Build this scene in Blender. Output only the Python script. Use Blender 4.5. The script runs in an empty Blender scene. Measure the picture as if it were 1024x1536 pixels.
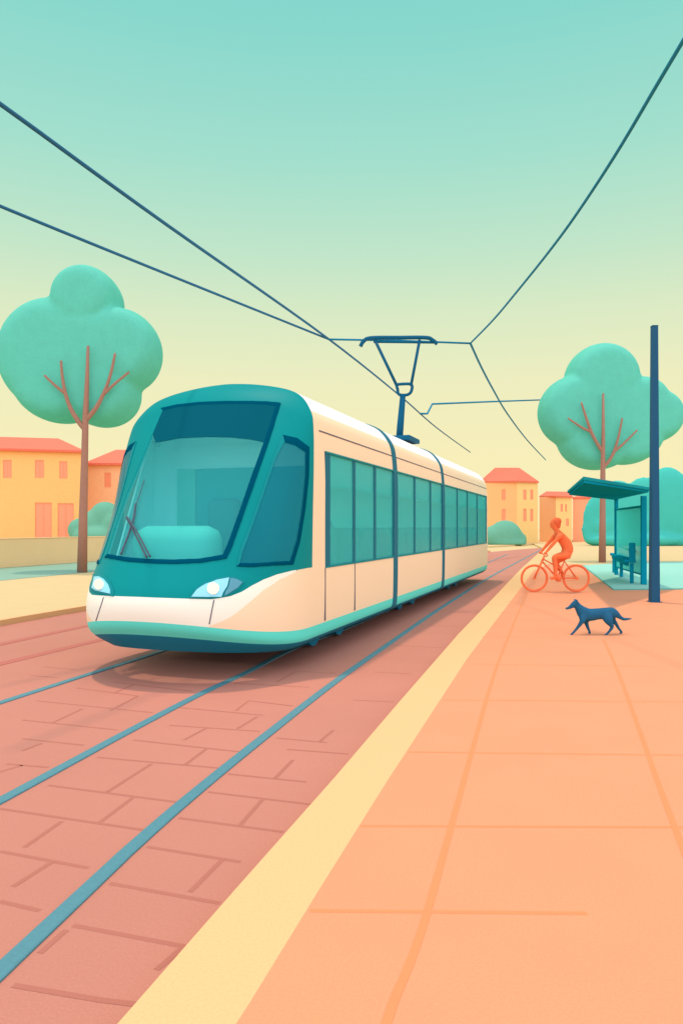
import bpy, bmesh, math, random
from mathutils import Vector, Matrix
from mathutils.bvhtree import BVHTree
from math import sin, cos, pi, radians, tan, atan, sqrt

random.seed(7)
SC = bpy.context.scene
COL = SC.collection

# ---------------------------------------------------------------- camera
F, CU, HY, H = 1100.0, 512.0, 790.0, 1.6
TH = atan(348.0 / F)                       # the camera looks 17.5 deg left of the track direction
FW = Vector((-sin(TH), cos(TH), 0)); RT = Vector((cos(TH), sin(TH), 0)); CAM = Vector((0, 0, H))
def ray(u, v):
    return FW + RT * ((u - CU) / F) + Vector((0, 0, 1)) * ((HY - v) / F)
def G(u, v, z=0.0):                        # where a sight line meets the level z
    d = ray(u, v); t = (z - H) / d.z
    return CAM + d * t
def D(u, v, zc):                           # a point at distance zc in front of the lens
    return CAM + ray(u, v) * zc
cam_d = bpy.data.cameras.new('camera'); cam = bpy.data.objects.new('camera', cam_d); COL.objects.link(cam)
cam.location = CAM; cam.rotation_euler = (pi / 2, 0, TH)
cam_d.sensor_fit = 'VERTICAL'; cam_d.sensor_height = 36.0; cam_d.lens = 36.0 * F / 1536
cam_d.shift_y = (HY - 768.0) / 1536
cam_d.clip_end = 3000; cam_d.clip_start = 0.05
SC.camera = cam

# ---------------------------------------------------------------- materials
def lin(c):
    c = c / 255.0
    return c / 12.92 if c <= 0.04045 else ((c + 0.055) / 1.055) ** 2.4
MATS = {}
def mat(name, rgb, k=1.0, rough=0.75, spec=0.25, grain=0.05, gscale=220, metal=0.0, alpha=1.0, blotch=0.0, bscale=1.5, bump=0.0, bumpscale=40, trans=0.0, kk=None):
    if name in MATS: return MATS[name]
    m = bpy.data.materials.new(name); m.use_nodes = True
    nt = m.node_tree; N = nt.nodes; L = nt.links
    b = N['Principled BSDF']
    kk = kk or (k, k, k)
    c = [min(0.95, lin(rgb[i]) * kk[i]) for i in range(3)]
    tc = N.new('ShaderNodeTexCoord')
    col = N.new('ShaderNodeRGB'); col.outputs[0].default_value = (*c, 1)
    cur = col.outputs[0]
    def mul(noise_scale, amt, detail):
        nonlocal cur
        n = N.new('ShaderNodeTexNoise'); n.inputs['Scale'].default_value = noise_scale; n.inputs['Detail'].default_value = detail
        L.new(tc.outputs['Object'], n.inputs['Vector'])
        mr = N.new('ShaderNodeMapRange'); mr.inputs['From Min'].default_value = 0.3; mr.inputs['From Max'].default_value = 0.7
        mr.inputs['To Min'].default_value = 1 - amt; mr.inputs['To Max'].default_value = 1 + amt
        L.new(n.outputs['Fac'], mr.inputs['Value'])
        mx = N.new('ShaderNodeVectorMath'); mx.operation = 'SCALE'
        L.new(cur, mx.inputs[0]); L.new(mr.outputs[0], mx.inputs['Scale']); cur = mx.outputs[0]
    if grain: mul(gscale, grain, 2)
    if blotch: mul(bscale, blotch, 4)
    L.new(cur, b.inputs['Base Color'])
    b.inputs['Roughness'].default_value = rough
    b.inputs['Specular IOR Level'].default_value = spec
    b.inputs['Metallic'].default_value = metal
    if bump:
        n = N.new('ShaderNodeTexNoise'); n.inputs['Scale'].default_value = bumpscale; n.inputs['Detail'].default_value = 3
        L.new(tc.outputs['Object'], n.inputs['Vector'])
        bp = N.new('ShaderNodeBump'); bp.inputs['Strength'].default_value = bump; bp.inputs['Distance'].default_value = 0.02
        L.new(n.outputs['Fac'], bp.inputs['Height']); L.new(bp.outputs[0], b.inputs['Normal'])
    if trans:
        tr = N.new('ShaderNodeBsdfTranslucent'); L.new(cur, tr.inputs['Color'])
        mix = N.new('ShaderNodeMixShader'); mix.inputs[0].default_value = trans
        L.new(b.outputs[0], mix.inputs[1]); L.new(tr.outputs[0], mix.inputs[2]); L.new(mix.outputs[0], N['Material Output'].inputs[0])
    if alpha < 1:
        tr = N.new('ShaderNodeBsdfTransparent'); tr.inputs['Color'].default_value = (0.84, 1.0, 0.98, 1)
        mix = N.new('ShaderNodeMixShader'); mix.inputs[0].default_value = alpha
        L.new(tr.outputs[0], mix.inputs[1]); L.new(b.outputs[0], mix.inputs[2]); L.new(mix.outputs[0], N['Material Output'].inputs[0])
    MATS[name] = m
    return m
KU = 0.78      # level surfaces
KV = 1.15      # upright surfaces
M = dict(
    ground=mat('pale_paving', (255, 226, 165), KU, kk=(.66, .66, .66), gscale=60, blotch=.02),
    road=mat('red_brick_paving', (233, 156, 132), kk=(0.64, 0.64, 0.66), gscale=90, blotch=.05, bscale=.5, bump=.12),
    joint=mat('brick_joint', (216, 134, 113), kk=(0.64, 0.66, 0.68)),
    plat=mat('peach_paving', (255, 181, 136), kk=(0.76, 0.66, 0.63), gscale=90, blotch=.02, bump=.08),
    seam=mat('peach_joint', (255, 168, 113), kk=(0.76, 0.68, 0.65)),
    strip=mat('yellow_edge_paving', (255, 220, 160), kk=(0.76, 0.68, 0.64), gscale=90),
    kerb=mat('ochre_kerb', (253, 211, 150), kk=(0.75, 0.72, 0.72)),
    grass=mat('grey_green_lawn', (150, 195, 172), KU, gscale=40, grain=.09),
    lowwall=mat('peach_render', (254, 205, 145), kk=(0.95, 1.0, 1.1), blotch=.02),
    slab=mat('blue_green_slab', (160, 200, 178), kk=(0.85, 1.1, 1.18), spec=0.0),
    slabedge=mat('teal_slab_edge', (110, 200, 185), KU),
    rail=mat('teal_steel_rail', (88, 152, 165), KU, rough=.55, spec=.4, grain=.06, gscale=50),
    brownrail=mat('rusty_rail', (207, 122, 108), KU, grain=.06),
    crown=mat('mint_foliage', (112, 208, 184), kk=(1.0, 1.1, 1.15), gscale=30, grain=.06, blotch=.03, bscale=3, rough=.9, spec=.05, trans=.3, bump=.2, bumpscale=15),
    bush=mat('sage_foliage', (117, 184, 155), kk=(1.05, 1.12, 1.15), gscale=30, grain=.08, rough=.9, spec=.05, trans=.25, bump=.2, bumpscale=15),
    bigbush=mat('teal_foliage', (90, 195, 178), kk=(0.8, 1.15, 1.2), gscale=30, grain=.08, rough=.9, spec=.05, trans=.25, bump=.2, bumpscale=15),
    trunk=mat('brown_bark', (167, 120, 98), kk=(0.95, 1.0, 1.05), grain=.12, gscale=30, bump=.2),
    teal=mat('teal_paint', (26, 160, 160), kk=(0.3, 0.74, 0.72), rough=.45, grain=.03, spec=0.03),
    tealdark=mat('deep_teal_paint', (26, 140, 145), kk=(0.7, 0.95, 0.9), rough=.45, grain=.03, spec=0.03),
    cream=mat('cream_paint', (255, 245, 220), kk=(0.86, 1.03, 1.05), rough=.5, spec=.08, grain=.02),
    roofcream=mat('cream_roof_paint', (255, 245, 220), kk=(0.9, 1.02, 1.25), rough=.5, spec=.08, grain=.02),
    peach=mat('peach_shaded_cream', (252, 207, 160), kk=(0.95, 1.22, 1.38), rough=.5, spec=.08, grain=.02),  # cream side in shade, that shaded tone put into the colour
    mint=mat('mint_paint', (110, 205, 180), kk=(0.72, 1.38, 1.5), rough=.5, spec=.08, grain=.03),
    navy=mat('dark_petrol_skirt', (28, 95, 118), kk=(0.65, 2.0, 1.95), rough=.6, grain=.03, spec=.08),
    frame=mat('petrol_window_frame', (0, 80, 112), kk=(0.8, 0.9, 0.75), rough=.4, grain=.03, spec=0.0),
    visor=mat('dark_petrol_sunband', (16, 100, 122), kk=(0.5, 0.75, 0.68), rough=.35, grain=.03, spec=0.0),
    bellows=mat('slate_blue_rubber', (48, 118, 138), kk=(0.7, 0.95, 0.9), rough=.7, grain=.04, spec=.08),
    seamline=mat('slate_seam', (95, 95, 110), 1.0, grain=0),
    glass=mat('mint_window_glass', (75, 200, 182), kk=(1.1, 1.5, 1.75), rough=.2, spec=.12, grain=.02, alpha=.34),
    wsglass=mat('clear_mint_windscreen_glass', (75, 200, 182), kk=(1.0, 1.45, 1.8), rough=.2, spec=.12, grain=.02, alpha=.24),
    sideglass=mat('teal_window_glass', (15, 135, 148), 1.1, rough=.2, spec=.1, grain=.02, alpha=.6),
    reflection_band=mat('teal_reflection_band', (45, 160, 155), kk=(0.7, 0.9, 0.95), grain=.02),
    inner=mat('mint_inner_panel', (120, 215, 190), kk=(1.8, 1.4, 1.8), grain=.02),
    innermid=mat('soft_mint_panel', (80, 190, 172), kk=(1.0, 1.05, 1.05), grain=.02),
    innerdark=mat('teal_inner_panel', (30, 150, 150), kk=(0.35, 0.95, 1.0), grain=.02),
    seat=mat('teal_seat_fabric', (35, 130, 130), kk=(0.3, 0.55, 0.65), grain=.04),
    lamp=mat('pale_blue_lens', (130, 208, 222), 1.15, rough=.2, spec=.5, grain=0),
    lampdim=mat('slate_blue_lens', (66, 140, 155), 1.15, rough=.2, spec=.5, grain=0),
    bulb=mat('cream_reflector', (232, 238, 205), 1.1, rough=.3, grain=0),
    wiper=mat('slate_wiper', (72, 92, 104), 1.0, grain=0),
    pant=mat('navy_steel', (14, 88, 118), kk=(0.8, 1.1, 1.1), rough=.5, grain=.03, spec=.08),
    wire=mat('petrol_cable', (24, 120, 145), kk=(1.0, 1.15, 1.25), rough=.6, grain=0, spec=.08),
    mast=mat('slate_blue_mast', (46, 92, 124), kk=(0.6, 0.95, 0.95), rough=.55, grain=.05, gscale=60, spec=.08),
    shelter=mat('petrol_shelter_metal', (12, 112, 122), kk=(1.0, 1.8, 2.1), rough=.5, grain=.03, spec=0.0),
    sheltop=mat('teal_shelter_trim', (30, 142, 148), kk=(0.8, 1.1, 1.1), rough=.5, grain=.03, spec=0.0),
    shglass=mat('pale_teal_shelter_glass', (85, 190, 178), kk=(1.0, 1.75, 2.0), rough=.7, alpha=.65, grain=0, spec=0.0),
    orange=mat('orange_cloth', (238, 108, 62), kk=(1.12, 1.5, 1.6), rough=.85, spec=.1, grain=.03),
    orangebike=mat('orange_enamel', (238, 110, 66), kk=(1.1, 1.5, 1.6), rough=.6, grain=.03, spec=.08),
    orangehair=mat('deep_orange_hair', (230, 98, 58), kk=(1.05, 1.4, 1.5), rough=.9, spec=.05, grain=.05),
    fur=mat('slate_blue_fur', (44, 92, 118), kk=(0.8, 1.15, 1.22), rough=.95, spec=.05, grain=.12, gscale=80, bump=.3, bumpscale=60),
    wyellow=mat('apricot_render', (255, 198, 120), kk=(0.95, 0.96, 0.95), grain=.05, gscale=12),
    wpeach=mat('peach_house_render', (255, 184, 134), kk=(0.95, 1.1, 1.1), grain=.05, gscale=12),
    wlit=mat('apricot_render_lit', (255, 208, 132), kk=(0.95, 1.0, 1.02), grain=.05, gscale=12),  # lit copy of the apricot wall, light put into the colour
    wshade=mat('apricot_render_shaded', (255, 192, 126), kk=(0.95, 1.0, 1.02), grain=.05, gscale=12),  # shaded copy of the apricot wall, shade put into the colour
    wcoral=mat('coral_render', (255, 164, 122), 1.15, grain=.05, gscale=12),
    rooft=mat('coral_roof_tile', (255, 150, 118), kk=(0.8, 0.57, 0.54), grain=.05, gscale=12),
    roof_lit=mat('coral_roof_tile_lit', (255, 162, 122), kk=(.8, .55, .6), grain=.05, gscale=12),  # lit facet of the coral roof, light put into the colour
    shutter=mat('coral_shutter', (255, 154, 116), 1.15, grain=.04, gscale=12),
    shutterb=mat('tan_shutter', (240, 148, 108), 1.15, grain=.04, gscale=12),
)

# ---------------------------------------------------------------- object helpers
def link(o, parent=None):
    COL.objects.link(o)
    if parent: o.parent = parent
    return o
def tag(o, label=None, cat=None, group=None, kind=None):
    if label: o['label'] = label
    if cat: o['category'] = cat
    if group: o['group'] = group
    if kind: o['kind'] = kind
    return o
def empty(name, loc, rz=0.0, label=None, cat=None, group=None):
    o = bpy.data.objects.new(name, None); COL.objects.link(o)
    o.location = loc; o.rotation_euler = (0, 0, rz)
    o.empty_display_size = .2
    return tag(o, label, cat, group)
def mesh(name, verts, faces, mats, parent=None, smooth=False, idx=None):
    me = bpy.data.meshes.new(name); me.from_pydata([tuple(v) for v in verts], [], faces)
    for m in (mats if isinstance(mats, (list, tuple)) else [mats]): me.materials.append(m)
    if idx:
        for p, i in zip(me.polygons, idx): p.material_index = i
    if smooth:
        for p in me.polygons: p.use_smooth = True
    me.update()
    o = bpy.data.objects.new(name, me)
    return link(o, parent)
class MB:
    def __init__(s): s.v = []; s.f = []; s.i = []
    def add(s, vs, fs, mi=0):
        b = len(s.v); s.v += [Vector(v) for v in vs]; s.f += [tuple(b + k for k in f) for f in fs]; s.i += [mi] * len(fs); return s
    def box(s, c, d, rz=0.0, mi=0, bev=0.0):
        bm = bmesh.new(); bmesh.ops.create_cube(bm, size=1)
        bmesh.ops.scale(bm, vec=d, verts=bm.verts)
        if bev: bmesh.ops.bevel(bm, geom=bm.edges[:], offset=bev, segments=2, affect='EDGES', profile=.5)
        R = Matrix.Rotation(rz, 3, 'Z'); c = Vector(c)
        bm.verts.ensure_lookup_table()
        s.add([R @ v.co + c for v in bm.verts], [[v.index for v in f.verts] for f in bm.faces], mi); bm.free(); return s
    def tube(s, pts, r, n=10, mi=0, caps=True, closed=False):
        pts = [Vector(p) for p in pts]; m = len(pts)
        rr = r if isinstance(r, (list, tuple)) else [r] * m
        vs = []; prev = None
        for i, p in enumerate(pts):
            if closed: t = pts[(i + 1) % m] - pts[i - 1]
            else: t = pts[min(i + 1, m - 1)] - pts[max(i - 1, 0)]
            t.normalize()
            if prev is None:
                a = Vector((0, 0, 1)) if abs(t.z) < .9 else Vector((0, 1, 0))
                x = t.cross(a).normalized()
            else:
                x = (prev - t * prev.dot(t)).normalized()
            prev = x; y = t.cross(x)
            for k in range(n):
                an = 2 * pi * k / n; vs.append(p + (x * cos(an) + y * sin(an)) * rr[i])
        fs = []
        for i in range(m if closed else m - 1):
            j = (i + 1) % m
            for k in range(n):
                l = (k + 1) % n; fs.append((i * n + k, i * n + l, j * n + l, j * n + k))
        if caps and not closed:
            fs.append(tuple(range(n))[::-1]); fs.append(tuple(range((m - 1) * n, m * n)))
        return s.add(vs, fs, mi)
    def prism(s, poly, z0, z1, mi=0):           # poly: xy points (or Vectors)
        n = len(poly); vs = [Vector((p[0], p[1], z1)) for p in poly] + [Vector((p[0], p[1], z0)) for p in poly]
        fs = [tuple(range(n)), tuple(range(n, 2 * n))[::-1]] + [(i, i + n, (i + 1) % n + n, (i + 1) % n) for i in range(n)]
        return s.add(vs, fs, mi)
    def build(s, name, mats, parent=None, smooth=False):
        o = mesh(name, s.v, s.f, mats, parent, smooth, s.i)
        bm = bmesh.new(); bm.from_mesh(o.data); bmesh.ops.recalc_face_normals(bm, faces=bm.faces); bm.to_mesh(o.data); bm.free()
        return o
def autosmooth(o, ang=40):
    for p in o.data.polygons: p.use_smooth = True
    try: o.data.set_sharp_from_angle(angle=radians(ang))
    except Exception: pass
    return o
def catmull(pts, n=8):
    P = [Vector(p) for p in pts]; out = []
    for i in range(len(P) - 1):
        p0 = P[max(i - 1, 0)]; p1 = P[i]; p2 = P[i + 1]; p3 = P[min(i + 2, len(P) - 1)]
        for k in range(n):
            t = k / n
            out.append(.5 * ((2 * p1) + (p2 - p0) * t + (2 * p0 - 5 * p1 + 4 * p2 - p3) * t * t + (3 * p1 - p0 - 3 * p2 + p3) * t ** 3))
    out.append(P[-1]); return out
def ribbon(mb, line, w, z, mi=0):
    L = [Vector((p[0], p[1], 0)) for p in line]; vs = []
    for i, p in enumerate(L):
        t = (L[min(i + 1, len(L) - 1)] - L[max(i - 1, 0)]).normalized(); nrm = Vector((-t.y, t.x, 0)) * w / 2
        vs += [p + nrm + Vector((0, 0, z)), p - nrm + Vector((0, 0, z))]
    mb.add(vs, [(2 * i, 2 * i + 1, 2 * i + 3, 2 * i + 2) for i in range(len(L) - 1)], mi)

# ---------------------------------------------------------------- ground
RZ = -0.10
mb = MB(); mb.add([(-900, -300, -.13), (900, -300, -.13), (900, 1200, -.13), (-900, 1200, -.13)], [(0, 1, 2, 3)])
tag(mb.build('ground', M['ground']), kind='structure')

edgeL = [(60, 1668), (205, 1503), (352, 1335), (500, 1168), (600, 1051), (688, 950), (745, 891), (779, 855), (800, 836), (815, 823)]
eL = [G(u, v, 0) for u, v in edgeL]
edgeR = [(300, 1620), (375, 1503), (478, 1335), (580, 1172), (700, 988), (740, 935), (782, 880), (800, 856), (812, 838), (820, 826)]
eR = [G(u, v, 0) for u, v in edgeR]
# extend behind the camera
d0 = (eL[0] - eL[1]).normalized(); eL.insert(0, eL[0] + d0 * 8)
d0 = (eR[0] - eR[1]).normalized(); eR.insert(0, eR[0] + d0 * 8)

# brick road sheet: from far left kerb to under the platform edge
kerbline = [G(-330, 996, RZ), G(0, 939.5, RZ), G(34, 933, RZ), G(130, 916, RZ), G(400, 872, RZ), G(735, 828, RZ)]
kerbline.insert(0, kerbline[0] + (kerbline[0] - kerbline[1]).normalized() * 12)
road = [Vector((p.x, p.y, 0)) for p in kerbline] + [Vector((p.x, p.y, 0)) for p in (G(779, 824, RZ), G(815, 821.5, RZ))] + [Vector((p.x + .15, p.y, 0)) for p in eL[::-1]]
mb = MB()
mb.add([(p.x, p.y, RZ) for p in road], [tuple(range(len(road)))])
jz = RZ
J = [[(171,1023),(288,1037)],[(115,1032),(207,1044)],[(54,1051),(229,1069)],[(352,1025),(464,1031)],[(266,1061),(395,1073)],[(34,1080),(176,1095)],
 [(254,1088),(390,1097)],[(34,1108),(127,1118)],[(200,1110),(361,1128)],[(146,1136),(327,1152)],[(10,1146),(73,1151)],[(73,1178),(264,1203)],[(342,1161),(459,1173)],
 [(312,1188),(469,1207)],[(0,1213),(215,1245)],[(268,1227),(425,1248)],[(220,1270),(361,1293)],[(0,1277),(133,1302)],[(0,1352),(60,1366)],[(110,1388),(278,1420)],
 [(165,1325),(330,1355)],[(415,1107),(490,1114)],[(430,1124),(522,1131)],[(696,894),(735,895)],[(652,918),(705,919)],[(640,938),(687,940)],[(726,874),(750,875)],
 [(590,968),(668,972)],[(560,1008),(618,1011)],[(530,1050),(590,1053)],[(47,1013),(88,1017)],[(66,1000),(115,1005)],
 [(173,1039),(200,1027)],[(166,1066),(207,1044)],[(80,1084),(124,1063)],[(34,1126),(63,1115)],[(276,1110),(310,1092)],[(354,1066),(373,1051),(439,1059)],
 [(356,1093),(386,1075)],[(415,1023),(444,1007),(505,1010)],[(278,1147),(310,1123)],[(161,1188),(227,1146)],[(151,1233),(200,1196)],[(37,1271),(93,1232)],
 [(413,1167),(439,1140)],[(359,1239),(393,1200)],[(480,1112),(500,1095)],[(285,1338),(335,1288)],[(20,1330),(80,1292)],[(235,1455),(278,1418)],
 [(20,1478),(150,1500),(215,1508)],[(60,1430),(100,1395)],[(0,1158),(34,1148)]]
for k, seg in enumerate(J):
    p = [G(u, v, jz) for u, v in seg]; ribbon(mb, p, .028, jz + (.0006 if k < 32 or k in (52, 54) else .0011))
    mb.i[-(len(p) - 1):] = [1] * (len(p) - 1)
tag(mb.build('road', [M['road'], M['joint']]), kind='structure')

# platform: edge strip + paving (solid kerb step of 10 cm down to the bricks)
mb = MB()
inner = eR
vs = []; n = len(eL)
for a, b in zip(eL, eR): vs += [(a.x, a.y, 0), (b.x, b.y, 0), (a.x, a.y, -.12)]
fs = [(3 * i, 3 * i + 1, 3 * i + 4, 3 * i + 3) for i in range(n - 1)] + [(3 * i + 2, 3 * i, 3 * i + 3, 3 * i + 5) for i in range(n - 1)]
mb.add(vs, fs)
tag(mb.build('platform_edge', M['strip']), kind='structure')
mb = MB()
pl = [Vector((p.x, p.y, 0)) for p in eR[:-2]]
far = [G(822, 846), G(850, 846), G(880, 847), G(960, 856), G(1040, 862), G(1300, 880)]
right = [Vector((30, -2, 0)), Vector((30, -14, 0))]
poly = pl + far + right
mb.add([(p.x, p.y, 0) for p in poly], [tuple(range(len(poly)))])
seams = [[(465,1366),(880,1370)],[(540,1239),(1040,1241)],[(612,1128),(1040,1133)],[(664,1050),(1040,1053)],[(702,996),(980,1000)],[(722,955),(838,956)],[(745,919),(838,919)],[(757,902),(800,902)],
 [(572,1560),(590,1503),(622,1425),(650,1335),(690,1190),(738,1020),(762,955),(790,888)],
 [(905,960),(925,1005),(958,1095),(990,1185),(1030,1290)]]
for k, seg in enumerate(seams):
    p = [G(u, v, 0) for u, v in seg]
    if len(p) > 2: p = catmull(p, 4)
    n0 = len(mb.f); ribbon(mb, p, .026 if k < 8 else .034, .0006 if k < 8 else .0011); mb.i[n0:] = [1] * (len(mb.f) - n0)
tag(mb.build('platform', [M['plat'], M['seam']]), kind='structure')
# pale plaza beyond the platform
mb = MB()
pp = [eR[-3], eR[-2], eR[-1], eL[-1], G(800, 815.5, 0), G(735, 819, 0), G(650, 820, 0)]
pp2 = [Vector((p.x, p.y, 0)) for p in pp] + [Vector((-60, 150, 0)), Vector((120, 150, 0)), Vector((60, 10, 0))] + [Vector((p.x, p.y, 0)) for p in far[::-1]]
mb.prism(pp2, -.12, -.004)
tag(mb.build('plaza', M['ground']), kind='structure')
# left pavement with its kerb, lawn strip
kb = [Vector((p.x, p.y, 0)) for p in kerbline]
def off(line, d):
    out = []
    for i, p in enumerate(line):
        t = (line[min(i + 1, len(line) - 1)] - line[max(i - 1, 0)]).normalized(); out.append(p + Vector((-t.y, t.x, 0)) * d)
    return out
kb_in = off(kb, .14)
mb = MB()
vs = []
for a, b in zip(kb, kb_in): vs += [(a.x, a.y, -.12), (a.x, a.y, 0.0), (b.x, b.y, 0.0)]
mb.add(vs, [f for i in range(len(kb) - 1) for f in ((3*i, 3*i+3, 3*i+4, 3*i+1), (3*i+1, 3*i+4, 3*i+5, 3*i+2))])
tag(mb.build('kerb', M['kerb']), kind='structure')
mb = MB()
WX = G(34, 850, 0).x; GX = G(34, 868, 0).x
mb.add([(p.x, p.y, 0) for p in kb_in] + [(-20, 120, 0), (-60, 120, 0), (-60, -12, 0)], [tuple(range(len(kb_in) + 3))])
tag(mb.build('pavement', M['ground']), kind='structure')
mb = MB(); mb.add([(GX, 0, .006), (GX, 60, .006), (WX, 60, .006), (WX, 0, .006)], [(0, 1, 2, 3)])
tag(mb.build('lawn', M['grass']), kind='stuff')
# low garden wall behind the lawn
w = MB(); w.box(((WX - .15), 40, .56), (.3, 80, 1.12), bev=.015)
w.box(((WX - .15), 40, 1.135), (.36, 80.1, .03), bev=.005)
tag(w.build('garden_wall', M['lowwall']), 'long low peach rendered garden wall behind the lawn strip', 'wall')

# ---------------------------------------------------------------- rails
def rail(pix, wid, m, label, group=None, z=RZ, ext=True, up=.012):
    p = [G(u, v, z) for u, v in pix]
    if ext:
        p.insert(0, p[0] + (p[0] - p[1]).normalized() * 7)
    line = catmull(p, 6); mb = MB(); vs = []
    prof = [(-wid / 2, 0), (-wid / 2, up * .7), (-wid * .42, up), (wid * .42, up), (wid / 2, up * .7), (wid / 2, 0)]
    K = len(prof)
    for i, q in enumerate(line):
        t = (line[min(i + 1, len(line) - 1)] - line[max(i - 1, 0)]); t.z = 0; t.normalize(); nn = Vector((-t.y, t.x, 0))
        for a, h in prof: vs.append(q + nn * -a + Vector((0, 0, h)))
    fs = [(i * K + k, i * K + k + 1, (i + 1) * K + k + 1, (i + 1) * K + k) for i in range(len(line) - 1) for k in range(K - 1)]
    mb.add(vs, fs)
    o = mb.build('rail', m)
    return tag(o, label, 'rail', group)
grp = 'tram rails set in the brick paving'
rail([(34, 1427), (200, 1271), (300, 1184), (400, 1103), (500, 1025), (573, 973), (675, 903), (750, 857), (815, 822.5)], .085, M['rail'], 'blue steel rail nearest the yellow platform edge, running past the tram', grp)
rail([(34, 1184), (187, 1101), (300, 1042), (370, 1009), (448, 970), (560, 925), (690, 862), (760, 832)], .085, M['rail'], 'middle blue rail running in under the right side of the tram', grp)
rail([(34, 1044), (130, 1013), (225, 983), (400, 925), (560, 876), (690, 834)], .085, M['rail'], 'blue rail running in under the left headlight side of the tram', grp)
rail([(34, 988), (142, 962), (300, 925), (520, 874)], .17, M['brownrail'], 'rusty brown rail nearest the left side of the tram', grp, up=.006)
rail([(34, 959.5), (130, 939), (300, 903), (520, 858)], .17, M['brownrail'], 'rusty brown rail nearest the ochre kerb of the pavement', grp, up=.006)
rail([(700, 848.5), (735, 842), (779, 834.5)], .09, M['brownrail'], 'short brown rail piece showing behind the rear of the tram', grp, up=.006, ext=False)

# ---------------------------------------------------------------- tram
TH2 = atan(381.0 / F); PHI = TH2 - TH
TRZ = Matrix.Rotation(-PHI, 4, 'Z')
SX, TY0 = -4.55, 6.6
TM = TRZ @ Matrix.Translation((SX, TY0, 0))     # tram local (s, y, z) -> world; z measured from the platform level
TMI = TM.inverted()
tram = empty('tram', TM.to_translation(), -PHI, 'teal, cream and peach tram with raised pantograph and lit-blue headlights', 'tram')
tram['label'] = 'long teal, cream and peach tram standing on the brick tracks, pantograph raised'
#        Yc    zc    W     Ye    ze   n
KN = [(6.98, .24, 1.18, 8.20, .16, 2.1),
      (6.72, .44, 1.30, 8.20, .25, 2.2),
      (6.60, .60, 1.33, 8.20, .40, 2.25),
      (6.60, .86, 1.34, 8.20, .80, 2.2),
      (6.86, 1.26, 1.34, 8.20, 1.2, 2.1),
      (7.25, 1.85, 1.34, 8.22, 1.7, 2.02),
      (7.68, 2.50, 1.34, 8.25, 2.3, 2.0),
      (8.08, 3.05, 1.31, 8.32, 2.78, 2.0),
      (8.25, 3.26, 1.24, 8.40, 3.03, 2.1),
      (8.42, 3.39, 1.02, 8.50, 3.27, 2.0),
      (8.54, 3.45, .60, 8.56, 3.40, 2.0),
      (8.58, 3.465, .0, 8.58, 3.465, 2.0)]
NK = len(KN) - 1
def knot(l):
    l = max(0.0, min(NK, l)); i = min(int(l), NK - 1); t = l - i
    p0 = KN[max(i - 1, 0)]; p1 = KN[i]; p2 = KN[i + 1]; p3 = KN[min(i + 2, NK)]
    r = [.5 * (2 * p1[j] + (p2[j] - p0[j]) * t + (2 * p0[j] - 5 * p1[j] + 4 * p2[j] - p3[j]) * t * t + (3 * p1[j] - p0[j] - 3 * p2[j] + p3[j]) * t ** 3) for j in range(6)]
    r[2] = max(r[2], 0.0)
    return r
def S(l, t):                                     # l: level up the nose, t: -1..1 round it
    Yc, zc, W, Ye, ze, n = knot(l)
    sg = 1 if t >= 0 else -1; a = abs(t) * pi / 2
    c_, s_ = max(cos(a), 0), sin(a)
    r = (c_ ** n + s_ ** n) ** (-1 / n)
    x = W * s_ * r; y = Ye - (Ye - Yc) * c_ * r
    fr = (x / W) ** 2.2 if W > 1e-6 else 0
    return Vector((sg * x, y - TY0, zc + (ze - zc) * fr))
NL, NT = 220, 160
def lt(i, j): return (NK * i / NL, -1 + 2 * j / NT)
gv = [S(*lt(i, j)) for i in range(NL + 1) for j in range(NT + 1)]
gf = [(i * (NT + 1) + j, i * (NT + 1) + j + 1, (i + 1) * (NT + 1) + j + 1, (i + 1) * (NT + 1) + j) for i in range(NL) for j in range(NT)]
BV = BVHTree.FromPolygons(gv, gf)
def hit(u, v):
    o = TMI @ CAM; d = (TMI.to_3x3() @ ray(u, v)).normalized()
    loc, nrm, idx, dist = BV.ray_cast(o, d)
    if loc is None:
        best = None
        for k in range(60):
            p = o + d * (5.5 + k * .1); q = BV.find_nearest(p)
            if best is None or q[3] < best[3]: best = q
        loc, nrm, idx, dist = best
    if nrm.dot(loc - o) > 0: nrm = -nrm
    i, j = divmod(idx, NT)
    # local coordinates inside the cell
    a, b, c_, d_ = (gv[k] for k in gf[idx])
    e1, e2 = b - a, d_ - a
    tj = (loc - a).dot(e1) / max(e1.length_squared, 1e-9); ti = (loc - a).dot(e2) / max(e2.length_squared, 1e-9)
    return loc, nrm, NK * (i + max(0, min(1, ti))) / NL, -1 + 2 * (j + max(0, min(1, tj))) / NT
def nrmS(l, t):
    e = 1e-3
    a = S(l + e, t) - S(l - e, t); b = S(l, min(t + e, 1)) - S(l, max(t - e, -1)); n = b.cross(a)
    return n.normalized() if n.length > 1e-12 else Vector((0, 0, 1))
def interp(pts, x):
    if x <= pts[0][0]: return pts[0][1]
    for (a, b), (c_, d_) in zip(pts, pts[1:]):
        if x <= c_: return b + (d_ - b) * (x - a) / max(c_ - a, 1e-9)
    return pts[-1][1]
def curve_tl(pix):
    r = sorted((abs(h[3]), h[2]) for h in (hit(u, v) for u, v in pix)); return r
tealb = curve_tl([(317, 899), (345, 895), (362, 888), (378, 879), (395, 869.5), (415, 862), (437, 856), (462, 852)])
tealb = [(0, 3.0)] + [p for p in tealb if p[0] > .02]
tealb.append((1.0, tealb[-1][1]))
peachb = curve_tl([(318, 937), (345, 926), (370, 907), (395, 886), (420, 869), (445, 857)])
peachb = [(0, 2.0), (peachb[0][0] - .02, 2.0)] + [(a, max(2.0, b)) for a, b in peachb]
def tb(t): return interp(tealb, abs(t))
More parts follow.
